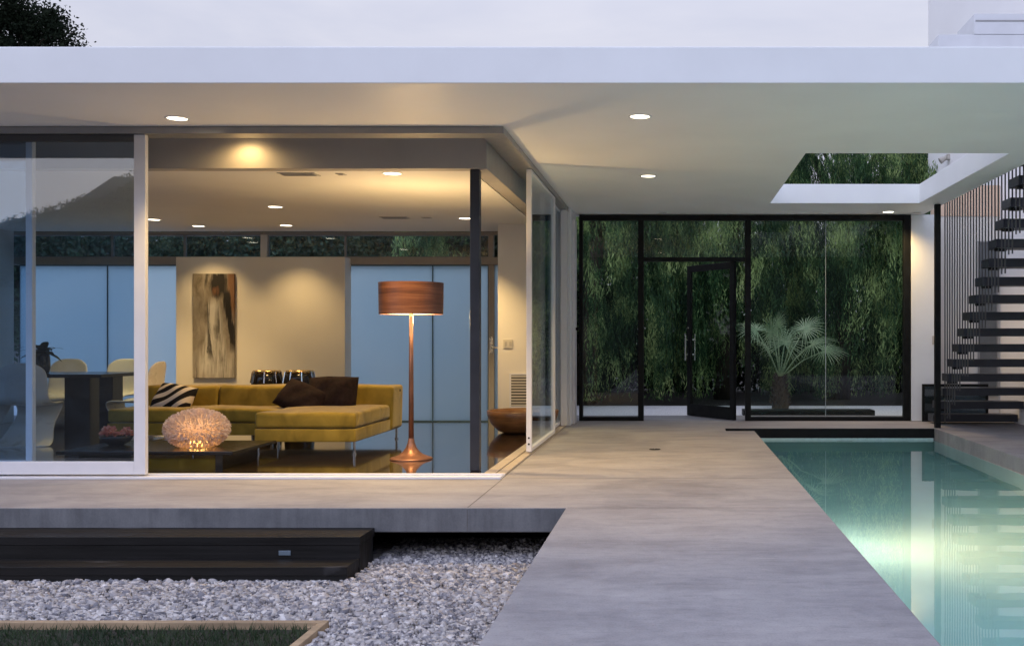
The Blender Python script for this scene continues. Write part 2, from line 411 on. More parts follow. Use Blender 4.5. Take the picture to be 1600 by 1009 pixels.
w=bpy.data.worlds.new('World'); S.world=w; w.use_nodes=True; nt=w.node_tree; nt.nodes.clear()
SUN_EL,SUN_AZ=9,205
sky=N(nt,'ShaderNodeTexSky',sky_type='NISHITA'); sky.sun_disc=False; sky.sun_elevation=R(SUN_EL); sky.sun_rotation=R(SUN_AZ); sky.dust_density=2.5; sky.air_density=1.2
tc=N(nt,'ShaderNodeTexCoord'); mp=N(nt,'ShaderNodeMapping'); mp.inputs['Scale'].default_value=(1,1,3.2); L(nt,tc.outputs['Generated'],mp.inputs['Vector'])
nf=noise(nt,mp.outputs[0],2.2,5,.6,.4)
cloud=ramp(nt,nf,[(.3,(5.9,6.15,7.6)),(.7,(7.5,7.5,8.5))])
sp_=N(nt,'ShaderNodeSeparateXYZ'); L(nt,tc.outputs['Generated'],sp_.inputs[0])
west=N(nt,'ShaderNodeMapRange',interpolation_type='SMOOTHSTEP'); west.inputs['From Min'].default_value=.1; west.inputs['From Max'].default_value=-.8; west.inputs['To Min'].default_value=0.0; west.inputs['To Max'].default_value=1.0
L(nt,sp_.outputs['Y'],west.inputs['Value'])
cloud=mixc(nt,1.0,cloud,mixc(nt,west.outputs[0],(.97,.97,.97),(1.85,1.88,1.98)),'MULTIPLY')
zen=N(nt,'ShaderNodeMapRange',interpolation_type='SMOOTHSTEP'); zen.inputs['From Min'].default_value=.24; zen.inputs['From Max'].default_value=.65
L(nt,sp_.outputs['Z'],zen.inputs['Value'])
cloud=mixc(nt,1.0,cloud,mixc(nt,zen.outputs[0],(1.06,1.06,1.06),(1.30,1.36,1.52)),'MULTIPLY')
skc=mixc(nt,.92,sky.outputs[0],cloud)
bg=N(nt,'ShaderNodeBackground'); bg.inputs['Strength'].default_value=.105; L(nt,skc,bg.inputs['Color'])
wo=N(nt,'ShaderNodeOutputWorld'); L(nt,bg.outputs[0],wo.inputs['Surface'])
sl=bpy.data.lights.new('sun','SUN'); sl.energy=.25; sl.angle=R(40); sl.color=(1,.93,.88)
so=bpy.data.objects.new('sun',sl); COL.objects.link(so)
az=R(SUN_AZ); el=R(SUN_EL+12)
so.rotation_euler=(Vector((math.sin(az)*math.cos(el),math.cos(az)*math.cos(el),math.sin(el)))).to_track_quat('Z','Y').to_euler()
so.location=(0,-5,12)

# ------------------------------------------------------------------ dimensions
SOF,ROOF=2.61,2.835
XW0,XW1=-.665,.91             # walkway edges
DY=6.30                        # deck front edge
PX0,PX1,PYE=.91,3.03,11.93     # pool
WL=-.135                       # water level
GY=7.62                        # front glass plane
SX=-1.30                       # side glass plane
FW=13.0                        # entrance wall
BW=12.7                        # living room rear wall
CEIL=2.36

# ------------------------------------------------------------------ ground
xs=[-260,PX0-.25,PX1+.25,260]; ys=[-260,-3.2,PYE+.2,260]
g=cells(xs,ys,lambda i,j: not(i==1 and j==1),-.62,-.40); tag(g.build('ground',M['soil']),kind='structure')
# gravel bed sheet under the stones
b=MB(); b.quad((-11,-24,-.345),(XW0-.02,-24,-.345),(XW0-.02,7.15,-.345),(-11,7.15,-.345))
gb=b.build('gravel_bed',M['stone']); tag(gb,kind='structure')
# stones
def stones(n,x0,x1,y0,y1,avoid,rad=(.008,.019)):
    oct_=np.array([(1,0,0),(-1,0,0),(0,1,0),(0,-1,0),(0,0,1),(0,0,-1)],float)
    c8=np.array([(sx,sy,sz) for sx in(-1,1) for sy in(-1,1) for sz in(-1,1)],float)/1.35
    tri=[]
    P=np.stack([rng.uniform(x0,x1,n),rng.uniform(y0,y1,n),np.full(n,-.337)],1)
    P=P[[not avoid(p[0],p[1]) for p in P]]; n=len(P)
    fq=np.array([(0,1,3,2),(4,6,7,5),(0,4,5,1),(2,3,7,6),(0,2,6,4),(1,5,7,3)])
    sc=np.clip(rng.lognormal(math.log(.0098),.42,(n,1,1)),.005,.028)*rng.uniform(.6,1.35,(n,1,3)); sc[:,:,2]*=.8
    V=c8[None]*(1+rng.uniform(-.33,.33,(n,8,3)))*sc
    a=rng.uniform(0,6.28,n); t=rng.uniform(-.7,.7,n)
    ca,sa=np.cos(a)[:,None],np.sin(a)[:,None]; ct,s_=np.cos(t)[:,None],np.sin(t)[:,None]
    x,y,z=V[...,0],V[...,1],V[...,2]
    y,z=y*ct-z*s_,y*s_+z*ct; x,y=x*ca-y*sa,x*sa+y*ca
    P[:,2]+=rng.uniform(-.004,.012,n)
    V=np.stack([x,y,z],-1)+P[:,None,:]
    Fq=(fq[None]+8*np.arange(n)[:,None,None]).reshape(-1,4)
    return V.reshape(-1,3),Fq
LX,LYE=-1.65,4.90
av=lambda x,y: (x<LX+.01 and y<LYE+.01) or (x<-1.84 and y>5.82)
V1,F1=stones(72000,-4.9,XW0-.015,3.6,7.0,av)
tag(raw('gravel',V1,F1,M['stone']),kind='stuff')

# lawn
b=MB(); b.quad((-40,-24,-.34),(LX-.04,-24,-.34),(LX-.04,LYE-.04,-.34),(-40,LYE-.04,-.34))
lb=b.build('lawn_soil',M['soil']); tag(lb,kind='structure')
n=42000; P=np.stack([rng.uniform(-5.4,LX-.05,n),rng.uniform(3.2,LYE-.05,n),np.full(n,-.34)],1)
a=rng.uniform(0,6.28,n); h=rng.uniform(.012,.05,n); wd=rng.uniform(.0015,.0035,n); ln=rng.uniform(0,.04,n); a2=rng.uniform(0,6.28,n)
dx,dy=np.cos(a)*wd,np.sin(a)*wd
V=np.zeros((n,3,3)); V[:,0]=P; V[:,0,0]-=dx; V[:,0,1]-=dy; V[:,1]=P; V[:,1,0]+=dx; V[:,1,1]+=dy
V[:,2]=P; V[:,2,0]+=np.cos(a2)*ln; V[:,2,1]+=np.sin(a2)*ln; V[:,2,2]+=h
tag(raw('grass',V.reshape(-1,3),np.arange(3*n).reshape(-1,3),M['grass']),kind='stuff')
ed=thing('lawn_edging','weathered timber board edging round the patch of lawn','edging',(LX,LYE,-.34))
MB().box(-9.5,.0,-.04,0,-.04,.035).build('board',M['edging'],ed,bevel=.003)
MB().box(-.04,0,-6,-.0425,-.04,.034).build('board',M['edging'],ed,bevel=.003)
MB().box(-.078,-.043,-.078,-.043,-.05,.022).build('stake',M['edging'],ed,bevel=.002)

# ------------------------------------------------------------------ deck
xs=[-11,-1.27,XW0,.59,XW1,PX1,9]; ys=[-3,DY,11.56,PYE,13.9]
def keep(i,j):
    if j==0: return i in(2,3,5)
    if j==1: return i in(0,1,2,3,5)
    if j==2: return i in(0,1,2,5)
    return True
dk=cells(xs,ys,keep,-.15,0)
deck=dk.build('deck',M['concrete'],merge=True); tag(deck,kind='structure')
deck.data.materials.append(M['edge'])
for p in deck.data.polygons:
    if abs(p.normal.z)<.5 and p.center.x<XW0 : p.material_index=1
m_=deck.modifiers.new('bevel','BEVEL'); m_.width=.006; m_.segments=2; m_.limit_method='ANGLE'; m_.angle_limit=R(40)
# saw-cut joints as thin dark strips a few mm above
j=MB()
for (x0,x1,y0,y1) in ((-1.274,-1.268,DY+.008,GY-.06),(XW0+.01,XW1-.01,DY-.003,DY+.003),(-1.26,XW1-.01,GY+.02,GY+.026)):
    j.quad((x0,y0,.0015),(x1,y0,.0015),(x1,y1,.0015),(x0,y1,.0015))
j.quad((-1.273,DY-.0015,-.146),(-1.269,DY-.0015,-.146),(-1.269,DY-.0015,-.008),(-1.273,DY-.0015,-.008))
tag(j.build('deck_joints',simple('dark_joint',(.13,.12,.115),.9)),kind='structure')
fd=MB().box(-11,XW0-.1,7.2,7.4,-.5,-.152).box(XW0-.08,XW0+.1,-3,7.4,-.5,-.152).build('foundation_wall',M['underdeck']); tag(fd,kind='structure')  # near-black colour stands in for the shade under the slab
dr=thing('floor_drain','small round metal floor drain set in the concrete walkway','drain',(-.18,9.62,.002))
MB().lathe([(0.0001,.003),(.05,.003),(.056,0)],24).build('grate',M['darkmetal'],dr,smooth=False)
MB().box(-.035,.035,-.004,.004,.0045,.006).box(-.004,.004,-.035,-.0045,.0046,.006).box(-.004,.004,.0045,.035,.0046,.006).build('bar',M['greyalu'],dr)

# steps
st=thing('timber_steps','two broad black timber steps leading up from the gravel to the deck','steps',(-1.84,6.3,-.34))
def stp(name,y0,y1,zt,th,back):
    b=MB().box(-9,0,y0,y1,zt-th,zt); b.box(-8.98,-.012,back,y1-.01,-.03,zt-th-.001); return b
MB().box(-9,0,-.30,-.004,.17,.22).build('tread',M['stepwood'],st,bevel=.003)
MB().box(-9,-.003,-.297,-.03,.0,.169).build('riser',M['stepwood'],st)
MB().box(-9,-.004,-.53,-.300,.045,.094).build('tread',M['stepwood'],st,bevel=.003)
MB().box(-9,-.007,-.527,-.302,-.04,.044).build('riser',M['stepwood'],st)
MB().box(-.475,-.405,-.304,-.298,.112,.140).build('step_light',M['fitting'],st,bevel=.002)

# ------------------------------------------------------------------ pool
pb=MB(); zb=-1.30; y0=-2.9
x0,x1,yb=PX0+.02,PX1-.02,PYE-.02
pb.quad((x0,y0,zb),(x1,y0,zb),(x1,yb,zb),(x0,yb,zb))
pb.quad((x0,y0,zb),(x0,yb,zb),(x0,yb,-.151),(x0,y0,-.151))
pb.quad((x1,yb,zb),(x1,y0,zb),(x1,y0,-.151),(x1,yb,-.151))
pb.quad((x1,y0,zb),(x0,y0,zb),(x0,y0,-.151),(x1,y0,-.151))
pb.quad((x0,yb,zb),(x1,yb,zb),(x1,yb,-.151),(x0,yb,-.151))
tag(pb.build('pool_basin',M['pool']),kind='structure')
b=MB().box(.60,PX1-.004,PYE-.03,PYE-.003,-.112,-.004); tag(b.build('pool_end_beam',M['darkmetal']),kind='structure')
b=MB().box(PX0+.021,PX1-.021,PYE-.055,PYE-.022,-.30,-.114); tag(b.build('pool_tile_band',M['pooltile']),kind='structure')
wt=MB().quad((x0,y0,WL),(x1,y0,WL),(x1,yb,WL),(x0,yb,WL)); tag(wt.build('water',M['water']),kind='structure')
sk=thing('skimmer_grille','small dark skimmer grille under the far end of the pool','pool grille',(1.98,PYE-.06,-.20))
MB().box(-.09,.09,-.012,0,-.05,.03).build('frame',M['greyalu'],sk,bevel=.002)
b=MB()
for k in range(5): b.box(-.08,.08,-.016,-.0125,-.045+k*.015,-.038+k*.015)
b.build('louvre',M['darkmetal'],sk)
pl=thing('pool_light','round lit underwater lamp in the side wall of the pool','pool light',(PX0+.022,7.0,-.58))
MB().tube((0,0,0),(.025,0,0),.13,.12,24).build('trim',M['chrome'],pl)
MB().tube((.026,0,0),(.03,0,0),.10,.10,24).build('lens',M['poollens'],pl)
sp=bpy.data.lights.new('pool_lamp','SPOT'); sp.energy=390; sp.color=(1,.47,.20); sp.spot_size=R(140); sp.spot_blend=1; sp.shadow_soft_size=.3
o=bpy.data.objects.new('pool_lamp',sp); COL.objects.link(o); o.parent=pl; o.location=(.06,0,0); o.rotation_euler=Vector((-1,0.05,.10)).to_track_quat('Z','Y').to_euler()

pg_=bpy.data.lights.new('pool_fill','POINT'); pg_.energy=60; pg_.color=(1,.62,.42); pg_.shadow_soft_size=.04  # added fill point, stands in for light scattered by the water
o=bpy.data.objects.new('pool_fill',pg_); COL.objects.link(o); o.parent=pl; o.location=(.075,0,-.12)

# ------------------------------------------------------------------ house
H=thing('house','low white flat-roofed modern house with glass walls and lit living room','house',(0,FW,0))
def hp(mb,name,mat,**k):           # part of the house (mesh coordinates are world; shift to the root)
    p=k.pop('parent',H); o=mb.build(name,mat,p,**k)
    if p is H: o.location=(0,-FW,0)
    return o
SKX0,SKX1,SKY0,SKY1=1.12,2.85,8.69,11.9; STX=3.16
xs=[-11,-2.035,SKX0,SKX1,STX,9]; ys=[DY,8.0,SKY0,SKY1,12.92,13.2]
def rk(i,j):
    if i==4: return j==0
    if i==2 and j==2: return False
    if i==0 and j==4: return False
    return True
rf=cells(xs,ys,rk,SOF,ROOF); ro=hp(rf,'roof',M['soffit'],merge=True,bevel=.006)
ro.data.materials.append(M['white'])
for p in ro.data.polygons:
    if p.normal.z>-.5: p.material_index=1
hp(MB().box(-9.6,SX-.06,7.80,BW+.02,-.1,.012),'floor',M['floor'])
# ceiling + beam
hp(MB().box(-9.5,-1.60,8.06,12.62,CEIL,CEIL+.05),'ceiling',M['plaster'])
bm_=MB().box(-9.5,-1.45,7.93,8.05,CEIL-.005,SOF-.003).box(-1.58,-1.45,8.052,11.79,CEIL-.005,SOF-.003)
hp(bm_,'beam',M['taupe'],bevel=.004)
hp(MB().box(-1.585,-1.51,7.952,8.028,.013,CEIL-.008),'column',M['navymetal'],bevel=.006)
# right closet block and side wall
hp(MB().box(-2.03,-1.46,11.80,12.95,.013,SOF-.004),'wall',M['plaster'],bevel=.004)
hp(MB().box(-1.455,-1.24,12.25,12.985,0.002,SOF-.004),'wall',M['white'],bevel=.004)
hp(MB().box(-9.7,-9.52,7.7,12.9,0.002,SOF-.004),'wall',M['plaster'])
hp(MB().box(-8.6,-8.12,11.2,12.6,.013,CEIL-.002),'wall',M['plaster'],bevel=.004)
# partition with painting
PYF=12.42
hp(MB().box(-6.04,-3.99,PYF,12.66,.013,2.03),'partition_wall',M['plaster'],bevel=.004)
# rear headers and clerestory
hp(MB().box(-9.5,-2.035,BW-.06,BW+.06,1.955,2.045),'header',M['taupe'],bevel=.003)
hp(MB().box(-9.5,-2.035,BW-.05,BW+.05,2.325,CEIL-.002),'header',M['taupe'])
hp(MB().box(-9.5,-2.035,BW-.15,BW+.2,CEIL+.051,SOF-.004),'header',M['plaster'])
cx=[-9.5,-6.09,-5.08,-4.06,-2.27]
def cler(x0,x1):
    t=.012
    f=MB().box(x0,x1,BW-.02,BW+.02,2.046,2.056).box(x0,x1,BW-.02,BW+.02,2.312,2.324).box(x0,x0+t,BW-.02,BW+.02,2.057,2.311).box(x1-t,x1,BW-.02,BW+.02,2.057,2.311)
    fo=hp(f,'clerestory_window',M['greyalu'])
    MB().box(x0+t,x1-t,BW-.004,BW+.004,2.057,2.311).build('pane',M['clerglass'],fo)
for a,b in ((-9.5,-6.96),(-6.96,-6.06),(-6.06,-5.11),(-5.03,-4.07),(-4.07,-2.29)): cler(a,b)
hp(MB().box(-5.108,-5.032,BW-.05,BW+.05,2.047,2.323),'mullion',M['plaster'])
hp(MB().box(-2.286,-2.235,BW-.05,BW+.05,2.047,2.323),'mullion',M['taupe'])
def frost(x0,x1):
    fo=hp(MB().ring(x0,x1,.013,1.953,.006,BW-.012,BW+.012,.012),'frosted_window',M['teal'])
    MB().box(x0+.006,x1-.006,BW-.006,BW+.006,.026,1.940).build('pane',M['frost'],fo)
for a,b in ((-9.5,-8.62),(-8.11,-7.02),(-7.02,-6.05),(-4.03,-2.99),(-2.99,-2.30)): frost(a,b)
# glass door at the right end of the rear wall
gd=hp(MB().box(-2.295,-2.225,BW-.03,BW+.03,.013,1.953).box(-2.05,-2.036,BW-.03,BW+.03,.013,1.953),'rear_door',M['taupe'],bevel=.003)
MB().box(-2.224,-2.051,BW-.006,BW+.006,.014,1.952).build('pane',M['frost'],gd)
MB().tube((-2.26,BW-.032,.93),(-2.26,BW-.09,.93),.012).tube((-2.26,BW-.085,.93),(-2.16,BW-.085,.93),.010).box(-2.28,-2.24,BW-.036,BW-.031,.86,1.06).build('handle',M['steel'],gd)

# head tracks and thresholds
hp(MB().box(-9.5,SX+.04,GY-.05,GY+.13,SOF-.055,SOF-.003),'head_track',M['greyalu'],bevel=.003)
hp(MB().box(SX-.14,SX+.04,GY+.132,12.24,SOF-.055,SOF-.003),'head_track',M['greyalu'],bevel=.003)
hp(MB().box(-9.5,SX+.02,GY-.05,GY+.16,.001,.02).box(-9.5,SX+.02,GY+.03,GY+.045,.0205,.032),'threshold',M['alu'],bevel=.003)
hp(MB().box(SX-.15,SX+.02,GY+.162,12.24,.001,.018).box(SX-.06,SX-.05,GY+.162,12.24,.0185,.028),'threshold',simple('threshold_bronze',(.42,.36,.29),.45,var=.06),bevel=.003)

def slider_x(x0,x1,y,st=.055,mat='alu',lead=None):     # panel in a plane y=const
    z0,z1=.034,SOF-.058
    zt_=z1-.05
    lead=lead or st
    f=MB().box(x0,x0+st,y-.022,y+.022,z0,z1).box(x1-lead,x1,y-.022,y+.022,z0,z1).box(x0+st,x1-lead,y-.021,y+.021,z0,z0+.095)
    fo=hp(f,'sliding_door',M[mat],bevel=.003)
    MB().box(x0+st,x1-lead,y-.005,y+.005,z0+.095,z1-.05).build('pane',M['glass'],fo)
    MB().box(x0+st,x1-lead,y-.021,y+.021,z1-.049,z1).build('top_rail',M['darkgrey'],fo,bevel=.002); return fo
sd=slider_x(-6.45,-3.92,GY-.005,.05,'alu',.085)
slider_x(-7.4,-4.80,GY+.062,.05,'alu')
slider_x(-9.45,-6.9,GY+.118,.05,'alu')
def slider_y(y0,y1,x,st=.05,mat='alu'):
    z0,z1=.03,SOF-.058
    f=MB().box(x-.023,x+.023,y0,y0+st,z0,z1).box(x-.023,x+.023,y1-st,y1,z0,z1).box(x-.022,x+.022,y0+st,y1-st,z0,z0+.035).box(x-.022,x+.022,y0+st,y1-st,z1-.02,z1)
    fo=hp(f,'sliding_door',M[mat],bevel=.003)
    MB().box(x-.005,x+.005,y0+st,y1-st,z0+.035,z1-.02).build('pane',M['glass'],fo); return fo
s1=slider_y(9.14,10.98,SX+.005)
for z in (.10,.155): MB().tube((SX+.005,9.1385,z),(SX+.005,9.136,z),.009,n=10).build('screw',M['darkmetal'],s1)
s2=slider_y(10.6,12.2,SX-.06)
hp(MB().box(SX-.03,SX+.045,12.02,12.10,.02,SOF-.058),'jamb',M['alu'],bevel=.003)
s3=hp(MB().box(-1.238,-1.205,12.45,12.52,.003,SOF-.2).box(-1.238,-1.205,12.62,12.70,.003,SOF-.2).box(-1.238,-1.205,12.45,12.70,SOF-.199,SOF-.12),'side_door',M['alu'],bevel=.003)
MB().box(-1.232,-1.222,12.521,12.619,.01,SOF-.205).build('pane',M['darkmetal'],s3)
MB().tube((-1.204,12.57,1.16),(-1.17,12.57,1.16),.018).build('handle',M['darkmetal'],s3)

# entrance glazing
ex0,ex1=-1.20,3.0
FY0,FY1=FW-.05,FW+.05
Ztop=2.57; zT=(EYE+ (529-405)*FW/F)
m1=(1001.5-1053)*FW/F; m2=(1168.5-1053)*FW/F
t=.036
f=MB().box(ex0,ex0+t*1.3,FY0,FY1,.001,SOF-.004).box(ex1-.09,ex1-.002,FY0,FY1,.001,SOF-.004)
f.box(ex0+t*1.3,ex1-.09,FY0,FY1,SOF-.075,SOF-.004)
f.box(m1-t,m1+t,FY0,FY1,.001,SOF-.0755).box(m2-t,m2+t,FY0,FY1,.001,SOF-.0755)
f.box(m1+t,m2-t,FY0,FY1,zT-.03,zT+.022)
f.box(ex0+t*1.3,m1-t,FY0,FY1,.001,.05).box(m2+t,ex1-.09,FY0,FY1,.001,.05)
eg=hp(f,'entrance_window',M['darkmetal'],bevel=.003)
pn=lambda x0,x1,z0,z1: MB().box(x0,x1,FW-.006,FW+.006,z0,z1).build('pane',M['doorglass'],eg)
pn(ex0+t*1.3,m1-t,.05,SOF-.0755); pn(m1+t,m2-t,zT+.022,SOF-.0755)
jx=(1290-1053)*FW/F
pn(m2+t,jx-.003,.05,SOF-.0755); pn(jx+.003,ex1-.09,.05,SOF-.0755)
MB().box(jx-.0028,jx+.0028,FW-.007,FW+.007,.05,SOF-.0755).build('glass_joint',simple('silicone_joint',(.45,.5,.5),.4),eg)
# door leaf, hinged at x=.77, swung outwards
DW,DH=1.05,zT-.035
dr_=hp(MB().box(-DW,-DW+.075,-.022,.022,0,DH).box(-.085,0,-.022,.022,0,DH).box(-DW+.075,-.085,-.022,.022,0,.16).box(-DW+.075,-.085,-.022,.022,DH-.085,DH),'door',M['darkmetal'],bevel=.003)
tag(dr_,'black framed glass door leaf standing ajar')
dr_.location=(.775,-.0,.006); dr_.rotation_euler=(0,0,-math.atan2(.88,.585))
MB().box(-DW+.075,-.085,-.004,.004,.16,DH-.085).build('pane',M['leafglass'],dr_)
for s in(-1,1):
    h=MB().tube((-DW+.04,s*.075,.74),(-DW+.04,s*.075,1.10),.013)
    for z in(.82,1.02): h.tube((-DW+.04,s*.023,z),(-DW+.04,s*.075,z),.008)
    h.build('handle',M['chrome'],dr_)
MB().tube((-DW+.04,-.024,1.18),(-DW+.04,-.045,1.18),.018).build('lock',M['chrome'],dr_)
# white wall between glazing and stairs; stairwell walls
hp(MB().box(3.0,3.36,FY0-.01,13.18,.001,SOF-.004),'wall',M['white'],bevel=.004)
hp(MB().box(3.362,4.215,13.25,13.4,.001,2.62),'wall',M['plaster'])  # warmer plaster tone stands in for warm lamp light here
hp(MB().box(3.362,4.215,13.24,13.4,2.622,3.02),'wall',M['tan'])  # tan colour stands in for warm lamplight on the upper wall
nw=hp(MB().box(3.93,3.95,13.22,13.248,.3,2.3).box(4.17,4.19,13.22,13.248,.3,2.3).box(3.95,4.17,13.22,13.248,2.28,2.3).box(3.95,4.17,13.22,13.248,.3,.32),'window',M['greyalu'])
MB().box(3.95,4.17,13.23,13.238,.32,2.28).build('pane',simple('dim_window_pane',(.14,.15,.155),.35,var=.1,spec=.2),nw)

# ------------------------------------------------------------------ tower, rooftop block
tw=MB().box(4.22,9,8.05,17,-.3,9); tow=tw.build('tower',M['towerpaint'],bevel=.005); tag(tow,'tall blank white tower wall rising above the roof beside the stairs','tower')
rb=thing('rooftop_parapet','white stepped parapet block standing on the roof edge','parapet',(2.04,7.9,ROOF))
D=7.9; zA=EYE+475*D/F-ROOF; zB=EYE+507*D/F-ROOF; xB=(1522-1053)*D/F-2.04
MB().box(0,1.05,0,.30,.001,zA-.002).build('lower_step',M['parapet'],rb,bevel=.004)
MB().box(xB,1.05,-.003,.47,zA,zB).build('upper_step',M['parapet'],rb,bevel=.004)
MB().box(xB+.01,1.05,-.007,-.0035,zB-.06,zB-.05).build('coping_joint',M['greyalu'],rb)
wl=thing('wall_light','small grey spotlight fixed to the white tower seen through the roof opening','spotlight',(4.2,15.7,3.82))
MB().box(-.02,.019,-.06,.06,-.04,.04).build('bracket',M['vent'],wl,bevel=.005)
MB().tube((-.02,0,0),(-.12,0,-.06),.035,.05,16).build('head',M['vent'],wl)

# ------------------------------------------------------------------ staircase
sc=thing('floating_staircase','black open-tread staircase hung from rows of thin vertical cables','staircase',(STX,12.47,0))
tr0=None; RUN,RISE=.2203,.173
tm=MB().box(0,1.03,0,.27,-.088,0)
nT=17
for k in range(nT):
    y=-.0-k*RUN; z=.115+k*RISE
    if tr0 is None:
        tr0=tm.build('tread',M['navymetal'],sc,bevel=.004); o=tr0
    else:
        o=tr0.copy(); COL.objects.link(o); o.parent=sc
    o.location=(0,y,z)
MB().box(-.115,-.05,-.545,-.48,-.14,SOF-.004).build('post',M['darkmetal'],sc,bevel=.004)
cm=None
for k in range(36):
    yy=-.40-k*.1045
    i=max(0,min(nT-1,int(round((-yy-.0)/RUN-.6)))); z0=max(.115+i*RISE-.35, .05)
    b=MB().tube((.035,0,z0),(.035,0,SOF+.1),.0075,n=6); o=b.build('cable',M['darkgrey'],sc); o.location=(0,yy,0)
MB().box(.005,.065,-4.2,-.40,SOF+.10,SOF+.15).build('cable_rail',M['darkmetal'],sc)
for k in range(1,nT):   # small bracket lugs under the tread tips
    o=MB().box(.02,.12,.05,.11,-.115,-.0885).build('bracket',M['darkmetal'],sc); o.location=(0,-k*RUN,.115+k*RISE)
ls=thing('low_screen','low dark framed glass screen standing behind the foot of the stairs','screen',(3.12,12.86,.001))
MB().box(0,.03,0,.03,0,.47).box(.80,.83,0,.03,0,.47).box(.03,.80,0,.03,.44,.47).box(.03,.80,0,.03,0,.10).build('frame',M['darkmetal'],ls,bevel=.002)
MB().box(.03,.80,.010,.020,.10,.44).build('pane',glass('smoked_glass',.06,(.30,.36,.40)),ls)
sw=thing('light_switch','small white switch plate on the white wall beside the black stair post','switch',(3.295,FY0-.012,1.02))
MB().box(-.035,.035,-.008,0,-.055,.055).build('plate',M['switch'],sw,bevel=.002)
MB().box(-.012,.012,-.012,-.0085,-.025,.025).build('rocker',M['switch'],sw,bevel=.001)

# ------------------------------------------------------------------ recessed lights
def downlight(name,loc,label,watt,grp,angle=130,r=.072,lit=True):
    t=thing(name,label,'downlight',loc,0,grp)
    MB().lathe([(r*.93,-.001),(r*.97,-.006),(r*1.16,-.004),(r*1.18,0)],32).build('trim',M['white'],t,smooth=True)
    MB().lathe([(.0001,-.002),(r*.93,-.002)],32).build('lens',M['lens'] if lit else M['vent'],t)
    if lit:
        d=bpy.data.lights.new('downlight_lamp','SPOT'); d.energy=watt; d.color=WARM; d.spot_size=R(angle); d.spot_blend=.75; d.shadow_soft_size=.05
        o=bpy.data.objects.new('downlight_lamp',d); COL.objects.link(o); o.parent=t; o.location=(0,0,-.02)
    return t
def sofit_at(px,py): D=F*(SOF-EYE)/(529-py); return ((px-1053)*D/F,D,SOF)
def ceil_at(px,py): D=F*(CEIL-EYE)/(529-py); return ((px-1053)*D/F,D,CEIL)
G1='round downlights in the white porch soffit'; G2='round downlights in the living room ceiling'
sd0=downlight('recessed_downlight',sofit_at(1000,182),'lit soffit downlight over the walkway, the one nearer the roof edge',175,G1,108)
t=dup(sd0,sofit_at(277,185),0,'lit soffit downlight above the sliding glass panel at the left')
for ch in t.children:
    if ch.type=='LIGHT': ch.data=ch.data.copy(); ch.data.energy=120; ch.data.spot_size=R(88)
dup(sd0,sofit_at(1013,275),0,'lit soffit downlight over the walkway, the one nearer the entrance door')
t=dup(sd0,sofit_at(1388,331),0,'lit soffit downlight by the white wall beyond the roof opening')
for ch in t.children:
    if ch.type=='LIGHT': ch.data=ch.data.copy(); ch.data.energy=95; ch.data.spot_size=R(140)
ud=downlight('recessed_downlight',sofit_at(1035,332),'unlit soffit downlight just before the entrance door',0,G1,lit=False,r=.06)
dup(ud,sofit_at(1433,332),0,'unlit soffit downlight above the narrow white wall')
# hidden cove lamp between the head track and the beam
cv=downlight('cove_downlight',(-3.29,7.768,SOF),'lit downlight tucked behind the head track, washing the taupe beam',23,None,168,.03)
cd0=downlight('recessed_downlight',ceil_at(613,271),'lit ceiling downlight above the floor lamp, nearest the glass corner',190,G2,100)
for (px,py),lb in (((430,323),'lit ceiling downlight above the middle of the yellow sofa'),((240,343),'lit ceiling downlight beside the tall white door stile'),
    ((310,353),'lit ceiling downlight just in front of the painting'),((447,352),'lit ceiling downlight close to the lit wall right of the painting'),((727,341),'lit ceiling downlight beside the dark column')):
    t=dup(cd0,ceil_at(px,py),0,lb)
    if 345<py<356:                       # lamps right beside the wall run at lower power
        for ch in t.children:
            if ch.type=='LIGHT': ch.data=ch.data.copy(); ch.data.energy=62
def vent(px,py,w,d,label):
    t=thing('ceiling_vent',label,'vent',ceil_at(px,py),0,'flush vents in the living room ceiling')
    MB().box(-w/2,w/2,-d/2,d/2,-.006,-.0005).build('frame',M['vent'],t,bevel=.002)
    b=MB(); n=int(d/.03)
    for k in range(n): b.box(-w/2+.02,w/2-.02,-d/2+.02+k*(d-.04)/n,-d/2+.03+k*(d-.04)/n,-.010,-.0065)
    b.build('louvre',M['greyalu'],t)
vent(467,272,.30,.16,'wide flush ceiling vent above the left of the sofa')
vent(617,340,.30,.16,'wide flush ceiling vent farther back, above the frosted glass')
vent(533,272,.07,.08,'tiny square ceiling vent beside the floor lamp downlight')
vent(667,340,.11,.08,'tiny ceiling vent near the dark column')

# ------------------------------------------------------------------ living room things
# floor lamp
fl=thing('floor_lamp','tall copper floor lamp with a round walnut veneer drum shade','lamp',(-2.245,8.75,.012))
MB().lathe([(.0001,0),(.178,0),(.180,.006),(.172,.014),(.14,.024),(.10,.042),(.07,.066),(.045,.10),(.030,.14),(.023,.18)],56).build('base',M['copper'],fl,smooth=True)
MB().tube((0,0,.178),(0,0,1.30),.0225,.016,20).build('stem',M['copper'],fl,smooth=True)
zs0,zs1,rs=1.235,1.505,.268
MB().lathe([(rs,zs0),(rs+.004,zs1),(rs-.002,zs1),(rs-.006,zs0),(rs,zs0)],64).build('shade',M['walnut'],fl,smooth=False)
MB().lathe([(.02,zs0+.012),(rs-.007,zs0+.012),(rs-.007,zs0+.008),(.02,zs0+.008)],64).build('diffuser',M['lampglow'],fl)
sb_=MB()
for k in range(3):
    a=k*2*PI/3; sb_.tube((0,0,1.47),(math.cos(a)*(rs-.004),math.sin(a)*(rs-.004),1.47),.004,n=6)
sb_.tube((0,0,1.30),(0,0,1.47),.008); sb_.build('spider',M['copper'],fl)
d=bpy.data.lights.new('floor_lamp_bulb','POINT'); d.energy=20; d.color=WARM; d.shadow_soft_size=.05
